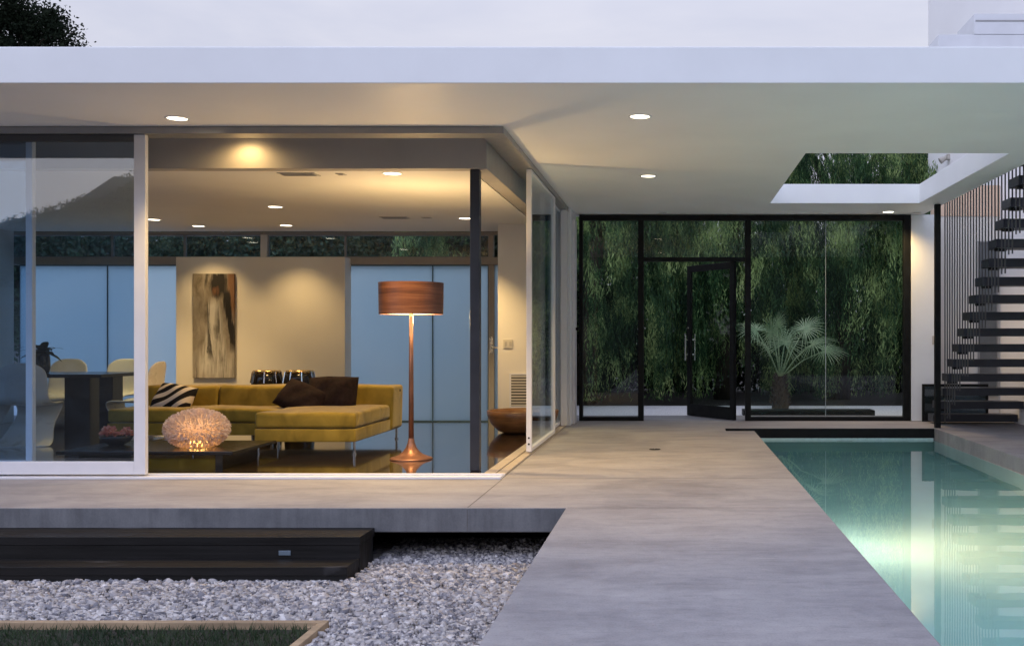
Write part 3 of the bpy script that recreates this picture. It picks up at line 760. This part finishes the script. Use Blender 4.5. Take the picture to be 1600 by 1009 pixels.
o=bpy.data.objects.new('floor_lamp_bulb',d); COL.objects.link(o); o.parent=fl; o.location=(0,.06,zs0-.03)
d2=bpy.data.lights.new('floor_lamp_uplight','POINT'); d2.energy=55; d2.color=WARM; d2.shadow_soft_size=.05
o=bpy.data.objects.new('floor_lamp_uplight',d2); COL.objects.link(o); o.parent=fl; o.location=(0,.05,1.40)

# sofa
so_=thing('sofa','long low mustard velvet sectional sofa with a chaise end','sofa',(-2.83,10.6,.012))
X0=-2.56; XC=-.90; YF,YC,YB=-.87,-1.50,-.40
def sofp(nm,a,mat='velvet',bev=.03,seg=4):
    return MB().box(*a).build(nm,M[mat],so_,bevel=bev,seg=seg,smooth=True)
sofp('base',(X0,XC-.002,YF,-.06,.11,.225),bev=.012); sofp('base',(XC,0,YC,-.06,.11,.225),bev=.012)
def cushion(nm,x0,x1,y0,y1,z0,z1,crown=.015):
    nx,ny=14,14; mb=MB(); 
    n_=0
    top=[]
    b=MB().box(x0,x1,y0,y1,z0,z1)
    me=bpy.data.meshes.new(nm); bm=bmesh.new()
    b2=bpy.data.meshes.new('t'); b2.from_pydata(b.v,[],b.f); bm.from_mesh(b2); bpy.data.meshes.remove(b2)
    bmesh.ops.bevel(bm,geom=bm.edges[:],offset=.035,segments=4,profile=.55,affect='EDGES')
    bmesh.ops.subdivide_edges(bm,edges=[e for e in bm.edges if e.calc_length()>.15],cuts=8,use_grid_fill=True)
    for v in bm.verts:
        u=(v.co.x-x0)/(x1-x0)*2-1; w_=(v.co.y-y0)/(y1-y0)*2-1
        if v.co.z>(z0+z1)/2: v.co.z+=crown*max(0,1-u*u)*max(0,1-w_*w_)+.004*math.sin(v.co.x*9+v.co.y*6)
        v.co.y+=.004*math.sin(v.co.x*7)
    bm.to_mesh(me); bm.free()
    for p in me.polygons: p.use_smooth=True
    o=bpy.data.objects.new(nm,me); COL.objects.link(o); o.parent=so_; me.materials.append(M['velvet']); return o
cushion('seat_cushion',X0,XC-.004,YF-.005,YB+.02,.23,.36)
cushion('seat_cushion',XC+.002,0,YC-.005,YB+.02,.23,.37)
for a,b in ((X0,-1.73),(-1.726,-.88),(-.876,.02)):
    o=cushion('backrest',a,b,YB,.0,.115,.555,.006)
    for v in o.data.vertices: v.co.y+=(v.co.z-.115)*.10
MB().tube((.016,-.10,.50),(.026,-.10,.50),.012,n=14).build('button',M['darkmetal'],so_)
for x,y in ((XC+.02,YC+.03),(-.02,YC+.03),(-.02,-.08),(XC-.04,YF+.03),(X0+.04,YF+.03),(X0+.04,-.08),(-1.3,-.08),(-1.75,YF+.03)):
    MB().tube((x,y,.012),(x,y,.112),.011,n=12).tube((x,y,0),(x,y,.014),.018,n=12).build('leg',M['chrome'],so_)

def pillow(name,label,w,h,t,mat,loc,rot):
    n=22; V=[];Fc=[]
    for s in(1,-1):
        b=len(V)
        for i in range(n+1):
            for j in range(n+1):
                u=-1+2*i/n; v=-1+2*j/n
                e=max(0,(1-u**4))**.5*max(0,(1-v**4))**.5
                pinch=1-.07*(u*u)*(1-v*v)-0*u
                pv=1-.07*(v*v)*(1-u*u)
                z=s*t*e*(1+.10*math.sin(3*u+2*v)+.06*math.sin(7*u-4*v))
                V.append((u*w/2*pv,v*h/2*pinch,z))
        for i in range(n):
            for j in range(n):
                a=b+i*(n+1)+j; q=(a,a+n+1,a+n+2,a+1); Fc.append(q if s>0 else q[::-1])
    m=MB(); m.v=V; m.f=Fc; o=m.build(name,M[mat],None,smooth=True,merge=True); o.location=loc; o.rotation_euler=rot
    return tag(o,label,'cushion',group='loose cushions on the sofa')
pillow('pillow','upright square black cushion leaning on the sofa back',.47,.36,.09,'blackfab',(-3.34,10.02,.50),(R(64),R(0),R(5)))
pillow('pillow','slumped black cushion lying against the upright black one',.46,.32,.085,'blackfab',(-3.60,9.92,.455),(R(52),R(22),R(-8)))
pillow('pillow','black and cream striped cushion at the left of the sofa',.40,.29,.075,'stripe',(-4.87,9.98,.46),(R(58),R(8),R(-12)))

# coffee table
ct=thing('coffee_table','low black lacquered coffee table behind the glass, under the glowing lamp','coffee table',(-4.1,8.42,.012))
MB().box(-.72,.66,-.44,.44,.122,.15).build('tabletop',M['blackwood'],ct,bevel=.004)
MB().box(-.60,-.54,-.34,.34,0,.121).build('leg',M['blackwood'],ct,bevel=.003); MB().box(.48,.54,-.34,.34,0,.121).build('leg',M['blackwood'],ct,bevel=.003)
# urchin lamp
ul=thing('table_lamp','round glowing lamp covered in pale petals on the coffee table','lamp',(-3.865,8.30,.163))
a_,c_=.222,.135; V=[];Fq=[]
n=2300; gA=PI*(3-5**.5)
for i in range(n):
    zz=1-2*(i+.5)/n
    if zz<-.90: continue
    r=(1-zz*zz)**.5; th=i*gA
    nrm=Vector((r*math.cos(th)/a_,r*math.sin(th)/a_,zz/c_)).normalized()
    P=Vector((r*math.cos(th)*a_,r*math.sin(th)*a_,zz*c_+c_+.012))
    u=nrm.orthogonal().normalized(); u.rotate(Matrix.Rotation(random.uniform(0,6.28),3,nrm)); v=nrm.cross(u)
    ww=random.uniform(.006,.010); ll=random.uniform(.020,.034); tip=P+nrm*ll+u*random.uniform(-.012,.012)+v*random.uniform(-.012,.012)
    b=len(V); V+= [P-u*ww*.5, P+v*ww*.6, P+u*ww*.5, tip+u*ww, tip+v*ww*.4+nrm*.004, tip-u*ww]
    Fq+=[(b,b+1,b+4,b+5),(b+1,b+2,b+3,b+4)]
raw('petal_shade',V,Fq,M['petal'],ul)
pr=[(.0001+.9*a_*math.sin(t_),c_+.012-.9*c_*math.cos(t_)) for t_ in [x*PI/20 for x in range(5,20)]]
MB().lathe(pr,40).build('inner_globe',M['petal'],ul,smooth=True)
MB().lathe([(.0001,0),(.085,0),(.085,.012),(.0001,.012)],32).build('base',M['chrome'],ul)
MB().lathe([(.0001,.014),(.075,.014),(.085,.03),(.06,.05),(.0001,.06)],24).build('bulb',M['bulb'],ul,smooth=True)
d=bpy.data.lights.new('table_lamp_bulb','POINT'); d.energy=2.8; d.color=(1,.50,.15); d.shadow_soft_size=.04
o=bpy.data.objects.new('table_lamp_bulb',d); COL.objects.link(o); o.parent=ul; o.location=(0,0,.09)
# flower bowl
fb=thing('flower_bowl','dark bowl of pink flowers on the left end of the coffee table','flowers',(-4.60,8.45,.163))
MB().lathe([(.0001,0),(.05,0),(.10,.03),(.13,.075),(.122,.078),(.09,.035),(.0001,.02)],32).build('bowl',M['drum'],fb,smooth=True)
V=[];Fq=[]
for k in range(14):
    c=Vector((random.uniform(-.10,.10),random.uniform(-.10,.10),random.uniform(.08,.13)))
    for q in range(26):
        dv=Vector((random.gauss(0,1),random.gauss(0,1),random.uniform(-.2,1))).normalized(); u=dv.orthogonal().normalized(); v=dv.cross(u); b=len(V)
        P=c+dv*.012; T=c+dv*random.uniform(.03,.045); V+=[P,P+u*.012+(T-P)*.5,T,P-u*.012+(T-P)*.5]; Fq.append((b,b+1,b+2,b+3))
raw('blossom',V,Fq,M['flower'],fb)
# painting
pt=thing('painting','tall abstract painting of a draped dark and pale figure on the lit wall','painting',((335.5-1053)*PYF/F,PYF-.002,EYE-(509-529)*PYF/F))
MB().box(-.252,.252,-.035,0,-.63,.63).build('canvas',M['canvas'],pt,bevel=.003)
# drums
dm=thing('drum_stool','dark flared drum with a metal rim behind the sofa, beside the painting','drum',((417-1053)*11.6/F,11.6,.012),0,'pair of drums behind the sofa')
MB().lathe([(.0001,0),(.17,0),(.165,.10),(.15,.3),(.152,.45),(.17,.53),(.158,.60),(.142,.655),(.0001,.656)],36).build('body',M['drum'],dm,smooth=True)
MB().lathe([(.136,.640),(.150,.640),(.151,.668),(.140,.672),(.0001,.664)],36).build('rim',M['brass'],dm,smooth=True)
for k in range(8):
    a=k*PI/4+.2; MB().tube((.152*math.cos(a),.152*math.sin(a),.655),(.176*math.cos(a),.176*math.sin(a),.53),.008,n=8).build('lug',M['chrome'],dm)
dup(dm,((468-1053)*11.6/F,11.6,.012),.3,'dark flared drum with a metal rim behind the sofa, beside the black cushions')
# wooden bowl
wb=thing('floor_bowl','big round turned wooden bowl on the floor by the vent grille','bowl',((817-1053)*11.25/F,11.25,.012))
MB().lathe([(.0001,0),(.20,0),(.27,.025),(.345,.10),(.385,.19),(.392,.24),(.380,.245),(.365,.19),(.32,.10),(.24,.045),(.0001,.03)],56).build('bowl',M['bowlwood'],wb,smooth=True)
# switch & grille on the wall
D=11.8
s2_=thing('light_switch','beige double switch plate on the plaster wall above the wooden bowl','switch',((794-1053)*D/F,D-.001,EYE-(537-529)*D/F))
MB().box(-.055,.055,-.008,0,-.05,.05).build('plate',M['switch'],s2_,bevel=.002)
for x in(-.026,.026): MB().box(x-.012,x+.012,-.012,-.0085,-.025,.025).build('rocker',M['vent'],s2_,bevel=.001)
gr=thing('vent_grille','slatted vent grille low on the plaster wall behind the wooden bowl','grille',((813-1053)*D/F,D-.001,EYE-(610-529)*D/F))
MB().box(-.125,-.105,-.012,0,-.20,.20).box(.105,.125,-.012,0,-.20,.20).box(-.105,.105,-.012,0,.18,.20).box(-.105,.105,-.012,0,-.20,-.18).build('frame',M['alu'],gr)
b=MB()
for k in range(11): b.box(-.105,.105,-.010,-.003,-.176+k*.033,-.157+k*.033)
b.build('slat',M['switch'],gr)
MB().box(-.105,.105,-.0025,-.0005,-.18,.18).build('backing',M['darkmetal'],gr)

# ------------------------------------------------------------------ dining corner
dt=thing('dining_table','long black dining table in the dim left corner of the room','dining table',(-6.05,10.7,.012))
MB().box(-1.15,.30,-.42,.42,.635,.67).build('tabletop',M['blackwood'],dt,bevel=.004)
MB().box(-.26,.0,-.10,.10,0,.634).build('leg',M['blackwood'],dt,bevel=.004); MB().box(.10,.24,-.10,.10,0,.634).build('leg',M['blackwood'],dt,bevel=.004)
def s_chair(loc,rz,label):
    # one continuous S-shaped moulded shell; faces +Y locally
    prof=[(-.24,.80),(-.225,.72),(-.205,.60),(-.20,.50),(-.17,.42),(-.08,.385),(.05,.385),(.16,.39),(.22,.375),(.225,.335),(.17,.26),(.08,.17),(.01,.09),(.0,.04),(.06,.008),(.20,.004),(.25,.004)]
    wid=[.17,.205,.215,.215,.225,.24,.245,.24,.225,.20,.185,.19,.215,.24,.25,.25,.22]
    # base foot sweeps back beneath the seat
    prof[-6:]=[(.05,.19),(-.04,.10),(-.10,.045),(-.20,.012),(-.24,.006),(-.26,.004)][:6]
    t=thing('moulded_chair',label,'chair',loc,rz,'white moulded chairs round the dining table')
    m=MB(); nu=10
    for (y,z),w_ in zip(prof,wid):
        for i in range(nu+1):
            u=-1+2*i/nu; m.v.append((u*w_,y+.035*u*u*(1 if z>.45 else 0),z+(.02*u*u if .36<z<.45 else 0)+(-.05*u**4 if z>.75 else 0)))
    for k in range(len(prof)-1):
        for i in range(nu):
            a=k*(nu+1)+i; m.f.append((a,a+1,a+nu+2,a+nu+1))
    o=m.build('shell',M['chair'],t,smooth=True)
    s=o.modifiers.new('solid','SOLIDIFY'); s.thickness=.018; s.offset=0
    s=o.modifiers.new('sub','SUBSURF'); s.levels=2; s.render_levels=2
    return t
c0=s_chair((-6.25,9.95,.012),R(12),'white moulded chair seen from behind on the near side of the dining table')
dup(c0,(-5.47,10.45,.012),R(95),'white moulded chair at the end of the dining table, next to the sofa')
dup(c0,(-6.30,11.55,.012),R(178),'white moulded chair on the far side of the table, behind its middle')
dup(c0,(-6.95,11.6,.012),R(185),'white moulded chair on the far side of the table, behind the plant')
dup(c0,(-6.80,9.98,.012),R(5),'white moulded chair near the left end of the dining table, cut by the frame')
vp=thing('potted_plant','dark leafy plant in a black vase on the dining table','plant',(-6.55,10.62,.684))
MB().lathe([(.0001,0),(.06,0),(.075,.06),(.07,.17),(.055,.22),(.05,.20),(.0001,.19)],28).build('vase',M['drum'],vp,smooth=True)
V=[];Fq=[]
for k in range(26):
    a=random.uniform(0,6.28); el_=random.uniform(.2,1.2); d=Vector((math.cos(a)*math.cos(el_),math.sin(a)*math.cos(el_),math.sin(el_))); ln_=random.uniform(.16,.30); sd_=d.cross(Vector((0,0,1))).normalized()
    p=Vector((0,0,.20)); prev=None
    for q in range(7):
        t_=q/6; P=p+d*ln_*t_+Vector((0,0,-.14*t_*t_)); w_=.04*math.sin(PI*min(1,.06+t_*.94)); b=len(V); V+=[P-sd_*w_,P+sd_*w_]
        if q: Fq.append((b-2,b-1,b+1,b))
raw('foliage',V,Fq,M['house_plant'],vp)

# ------------------------------------------------------------------ vegetation
def leaves(C,Dn,ln,wd):
    """leaf quads: centres C (n,3), directions Dn (n,3)"""
    n=len(C); Dn=Dn/np.linalg.norm(Dn,axis=1,keepdims=True)
    rv=rng.normal(size=(n,3)); s=np.cross(Dn,rv); s/=np.linalg.norm(s,axis=1,keepdims=True)
    ln=ln*rng.uniform(.6,1.3,(n,1)); wd=wd*rng.uniform(.7,1.3,(n,1))
    V=np.stack([C-Dn*ln*.5,C+s*wd*.5,C+Dn*ln*.5,C-s*wd*.5],1)
    return V.reshape(-1,3)
def quads(n): return np.arange(4*n).reshape(-1,4)
def weeping(loc,hgt,rad,ns,label,seed,lowest=.08):
    global rng; r=np.random.default_rng(seed); rng=r
    t=thing('weeping_tree',label,'tree',loc,0,'weeping trees beyond the entrance')
    tb=MB(); top=Vector((.2,.1,hgt*.55)); tb.path([(0,0,-.1),(.08,.02,hgt*.28),tuple(top)],[.20,.16,.11],10)
    for k in range(9):
        a=k*.7+r.uniform(0,.4); q=Vector((math.cos(a)*rad*.55,math.sin(a)*rad*.55,hgt*r.uniform(.72,.92)))
        mid=(top+q)/2+Vector((0,0,.25)); tb.path([tuple(top),tuple(mid),tuple(q)],[.08,.05,.02],7)
    tb.build('trunk',M['bark'],t,smooth=True)
    C=[];Dn=[]
    # clumps of strands so that light and dark masses separate
    ncl=int(ns/13)
    for c in range(ncl):
        a=r.uniform(0,6.28); q=math.sqrt(r.uniform(.05,1)); cx,cy=math.cos(a)*rad*q,math.sin(a)*rad*q
        zt=hgt*(1-.24*q*q)*r.choice([r.uniform(.30,.62),r.uniform(.6,1.0),r.uniform(.8,1.0)])
        lf=r.uniform(.5,1.5); ox0,oy0=r.normal(0,.12),r.normal(0,.12)
        for s in range(22):
            x=cx+r.normal(0,.075); y=cy+r.normal(0,.075); z=zt+r.normal(0,.08); L_=min(z-lowest,lf*r.uniform(.6,1.1)*hgt*.30)
            if L_<.2: continue
            m=max(3,int(L_/.06)); tt=np.linspace(0,1,m); ox,oy=ox0+r.normal(0,.05),oy0+r.normal(0,.05)
            out=np.array([math.cos(a),math.sin(a)])*.22
            px=x+out[0]*np.sin(tt*1.5)+ox*tt+r.normal(0,.018,m); py=y+out[1]*np.sin(tt*1.5)+oy*tt+r.normal(0,.018,m); pz=z+.10*np.sin(tt*3.0)-L_*tt
            C.append(np.stack([px,py,pz],1)); dd=np.stack([r.normal(0,.38,m),r.normal(0,.38,m),-np.ones(m)],1); Dn.append(dd)
    C=np.concatenate(C); Dn=np.concatenate(Dn)
    raw('crown',leaves(C,Dn,.11,.017),quads(len(C)),M['weep'],t); return t
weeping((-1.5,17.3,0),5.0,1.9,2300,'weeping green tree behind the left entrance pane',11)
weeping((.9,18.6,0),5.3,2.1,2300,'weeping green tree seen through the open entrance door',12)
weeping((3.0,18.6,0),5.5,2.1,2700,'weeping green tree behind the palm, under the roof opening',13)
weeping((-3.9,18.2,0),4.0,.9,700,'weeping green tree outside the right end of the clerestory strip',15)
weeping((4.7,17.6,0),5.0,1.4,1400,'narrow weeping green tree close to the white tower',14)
def bushy(name,loc,boxes,nleaf,mat,label,cat,ln,wd,trunk=None,seed=3,clump=.30):
    global rng; r=np.random.default_rng(seed); rng=r
    t=thing(name,label,cat,loc)
    if trunk:
        tb=MB()
        for pth,rd in trunk: tb.path(pth,rd,9)
        tb.build('trunk',M['bark'],t,smooth=True)
    C=[]
    for (c,rad,n) in boxes:
        for k in range(n):
            d=r.normal(size=3); d/=np.linalg.norm(d); q=r.uniform(.45,1)**.5; cc=np.array(c)+d*np.array(rad)*q
            m=int(nleaf*r.uniform(.6,1.3)); C.append(cc+r.normal(0,clump,(m,3))*np.array([1,1,.7]))
    C=np.concatenate(C); D_=r.normal(size=(len(C),3)); D_[:,2]-=.3
    raw('crown',leaves(C,D_,ln,wd),quads(len(C)),M[mat],t); return t
# dark tree above the roof at the left
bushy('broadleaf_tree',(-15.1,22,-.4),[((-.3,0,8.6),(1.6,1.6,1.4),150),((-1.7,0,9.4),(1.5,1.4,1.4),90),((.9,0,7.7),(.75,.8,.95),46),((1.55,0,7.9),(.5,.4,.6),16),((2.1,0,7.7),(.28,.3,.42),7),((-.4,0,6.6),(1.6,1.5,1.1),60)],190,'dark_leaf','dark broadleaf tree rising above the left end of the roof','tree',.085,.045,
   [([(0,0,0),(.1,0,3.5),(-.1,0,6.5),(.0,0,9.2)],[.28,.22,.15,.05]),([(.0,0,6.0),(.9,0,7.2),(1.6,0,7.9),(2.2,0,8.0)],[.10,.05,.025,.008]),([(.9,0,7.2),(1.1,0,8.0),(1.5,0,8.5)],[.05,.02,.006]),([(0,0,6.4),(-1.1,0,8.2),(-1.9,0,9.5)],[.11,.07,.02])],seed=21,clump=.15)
hb=[]
for k in range(20):
    hb.append(((-13.5+k*.62,random.uniform(-.4,.4),2.35+random.uniform(-.1,.15)),(.75,.6,random.uniform(1.3,1.45)),60))
bushy('hedge',(0,20.2,-.3),hb,150,'hedge_leaf','tall dark green hedge outside, seen through the clerestory strip','hedge',.12,.05,seed=22,clump=.22)
hb=[]
for k in range(17):
    hb.append(((-3.6+k*.72,random.uniform(-.3,.3),1.7+random.uniform(-.2,.3)),(.8,.6,random.uniform(1.7,2.1)),34))
for k in range(9): hb.append(((-2.45,-7.0+k*.75,1.6),(.38,.6,1.75),30))  # side return added so the door glass reflects dark foliage
bushy('hedge',(0,21.6,-.3),hb,120,'dark_leaf','dense dark hedge behind the weeping trees beyond the entrance, with an added side return','hedge',.15,.07,seed=23,clump=.24)
# courtyard ground outside
tag(MB().quad((-3.5,13.61,-.02),(9,13.61,-.02),(9,16.2,-.02),(-3.5,16.2,-.02)).build('courtyard_path',M['courtgravel']),kind='structure')
tag(MB().quad((-3.4,13.91,-.06),(16,13.91,-.06),(16,40,-.06),(-3.4,40,-.06)).build('garden_soil',M['soil']),kind='structure')
tag(MB().quad((-16,13.91,-.05),(-3.4,13.91,-.05),(-3.4,40,-.05),(-16,40,-.05)).build('bounce_ground',M['courtgravel']),kind='structure')  # unseen pale ground added to bounce light onto the frosted panes
kb=MB().box(.95,2.75,14.0,14.35,-.02,.06).build('timber_kerb',M['darkmetal'],bevel=.005); tag(kb,'low black timber kerb on the pale gravel outside the entrance glass','kerb')
# palm
pm=thing('fan_palm','small fan palm with grey green spiky fronds outside the entrance glass','palm',((1219-1053)*15.6/F,15.6,-.03))
tk=MB(); tk.path([(0,0,0),(.01,0,.12),(.0,0,.32),(-.01,0,.50)],[.13,.125,.10,.065],14)
for k in range(70):
    a=k*2.4; z=.03+.46*k/70; r=.135-.07*k/70
    tk.tube((math.cos(a)*r*.7,math.sin(a)*r*.7,z),(math.cos(a)*(r+.045),math.sin(a)*(r+.045),z+.07),.024,.006,5)
tk.build('trunk',M['bark'],pm)
def frond(hub,dirv,rad,nbl,spread=2.6):
    V=[];Fq=[]; dirv=dirv.normalized(); side=dirv.cross(Vector((0,-.5,1))).normalized(); up=side.cross(dirv).normalized()
    for k in range(nbl):
        a=-spread/1+2*spread*k/(nbl-1)+random.uniform(-.04,.04); d=dirv*math.cos(a*.9)+side*math.sin(a*.9); ln_=rad*random.uniform(.82,1.05)*(1-.15*abs(a)/spread); w_=.0075
        nn=up.cross(d).normalized(); P0=hub+d*.03; 
        for q in range(3):
            t0=q/3; t1=(q+1)/3
            A=hub+d*ln_*t0-Vector((0,0,.32*ln_*t0*t0))+up*.05*t0; B=hub+d*ln_*t1-Vector((0,0,.32*ln_*t1*t1))+up*.05*t1
            wa=w_*(.5 if q==0 else 1.0 if q==1 else .85); wb_=w_*(1.0 if q==0 else .85 if q==1 else .08); b=len(V)
            V+=[A-nn*wa,A+nn*wa,B+nn*wb_,B-nn*wb_]; Fq.append((b,b+1,b+2,b+3))
    return V,Fq
specs=[(-.30,.62,-.15,.40),(.22,.80,-.25,.46),(.50,.62,-.12,.46),(-.12,.82,.1,.40),(.10,.62,.25,.42),(-.36,.86,.25,.40),(.42,.88,.2,.40),(.72,.50,.05,.38),(-.05,.95,.0,.36)]
for (hx,hz,hy,rd) in specs:
    hub=Vector((hx*.95,hy,.46+hz*.86)); base=Vector((0,0,.46)); dv=(hub-base)
    MB().path([tuple(base),tuple((base+hub)/2+Vector((0,0,.06))),tuple(hub)],[.013,.010,.008],6).build('stalk',M['palm_leaf'],pm)
    V,Fq=frond(hub,Vector((dv.x,dv.y-.15,dv.z*.35+random.uniform(-.12,.12))),rd*random.uniform(1.0,1.2),28); raw('frond',V,Fq,M['palm_leaf'],pm)

# hill behind the viewer, seen in the glass
nx,ny=150,40; X=np.linspace(-160,160,nx); Y=np.linspace(-170,-28,ny)
V=[]
for j in range(ny):
    for i in range(nx):
        x,y=X[i],Y[j]; t=min(1,max(0,(-y-28)/32)); Hh=24.5/(1+math.exp(-(x+39)/14))
        V.append((x,y,-.6+Hh*(t*t*(3-2*t))*(1+.06*math.sin(x*.31+y*.2)+.05*math.sin(x*.83-y*.5)+.04*rng.uniform(-1,1))))
Fq=[(j*nx+i,j*nx+i+1,(j+1)*nx+i+1,(j+1)*nx+i) for j in range(ny-1) for i in range(nx-1)]
tag(raw('hill',V,Fq,M['hill'],smooth=True),kind='structure')
n=170000; hx=rng.uniform(-78,25,n); hy=-rng.uniform(40,74,n); ht=np.clip((-hy-28)/32,0,1)
hz=-.6+24.5/(1+np.exp(-(hx+39)/14))*(ht*ht*(3-2*ht))*1.0+rng.uniform(0,1.0,n)**2*(.7+.45*np.sin(hx*.9)*np.sin(hy*.7+hx*.35))
D_=rng.normal(size=(n,3)); tag(raw('hillside_foliage',leaves(np.stack([hx,hy,hz],1),D_,.20,.15),quads(n),M['hill']),kind='stuff')

# ------------------------------------------------------------------ render settings
S.render.engine='CYCLES'; cy=S.cycles
cy.use_denoising=True
try: cy.denoiser='OPENIMAGEDENOISE'
except Exception: pass
cy.max_bounces=10; cy.diffuse_bounces=4; cy.glossy_bounces=5; cy.transmission_bounces=6; cy.transparent_max_bounces=24
cy.sample_clamp_indirect=6; cy.blur_glossy=.5
vs=S.view_settings; vs.view_transform='Standard'; vs.look='None'; vs.exposure=0; vs.gamma=1; vs.use_curve_mapping=False
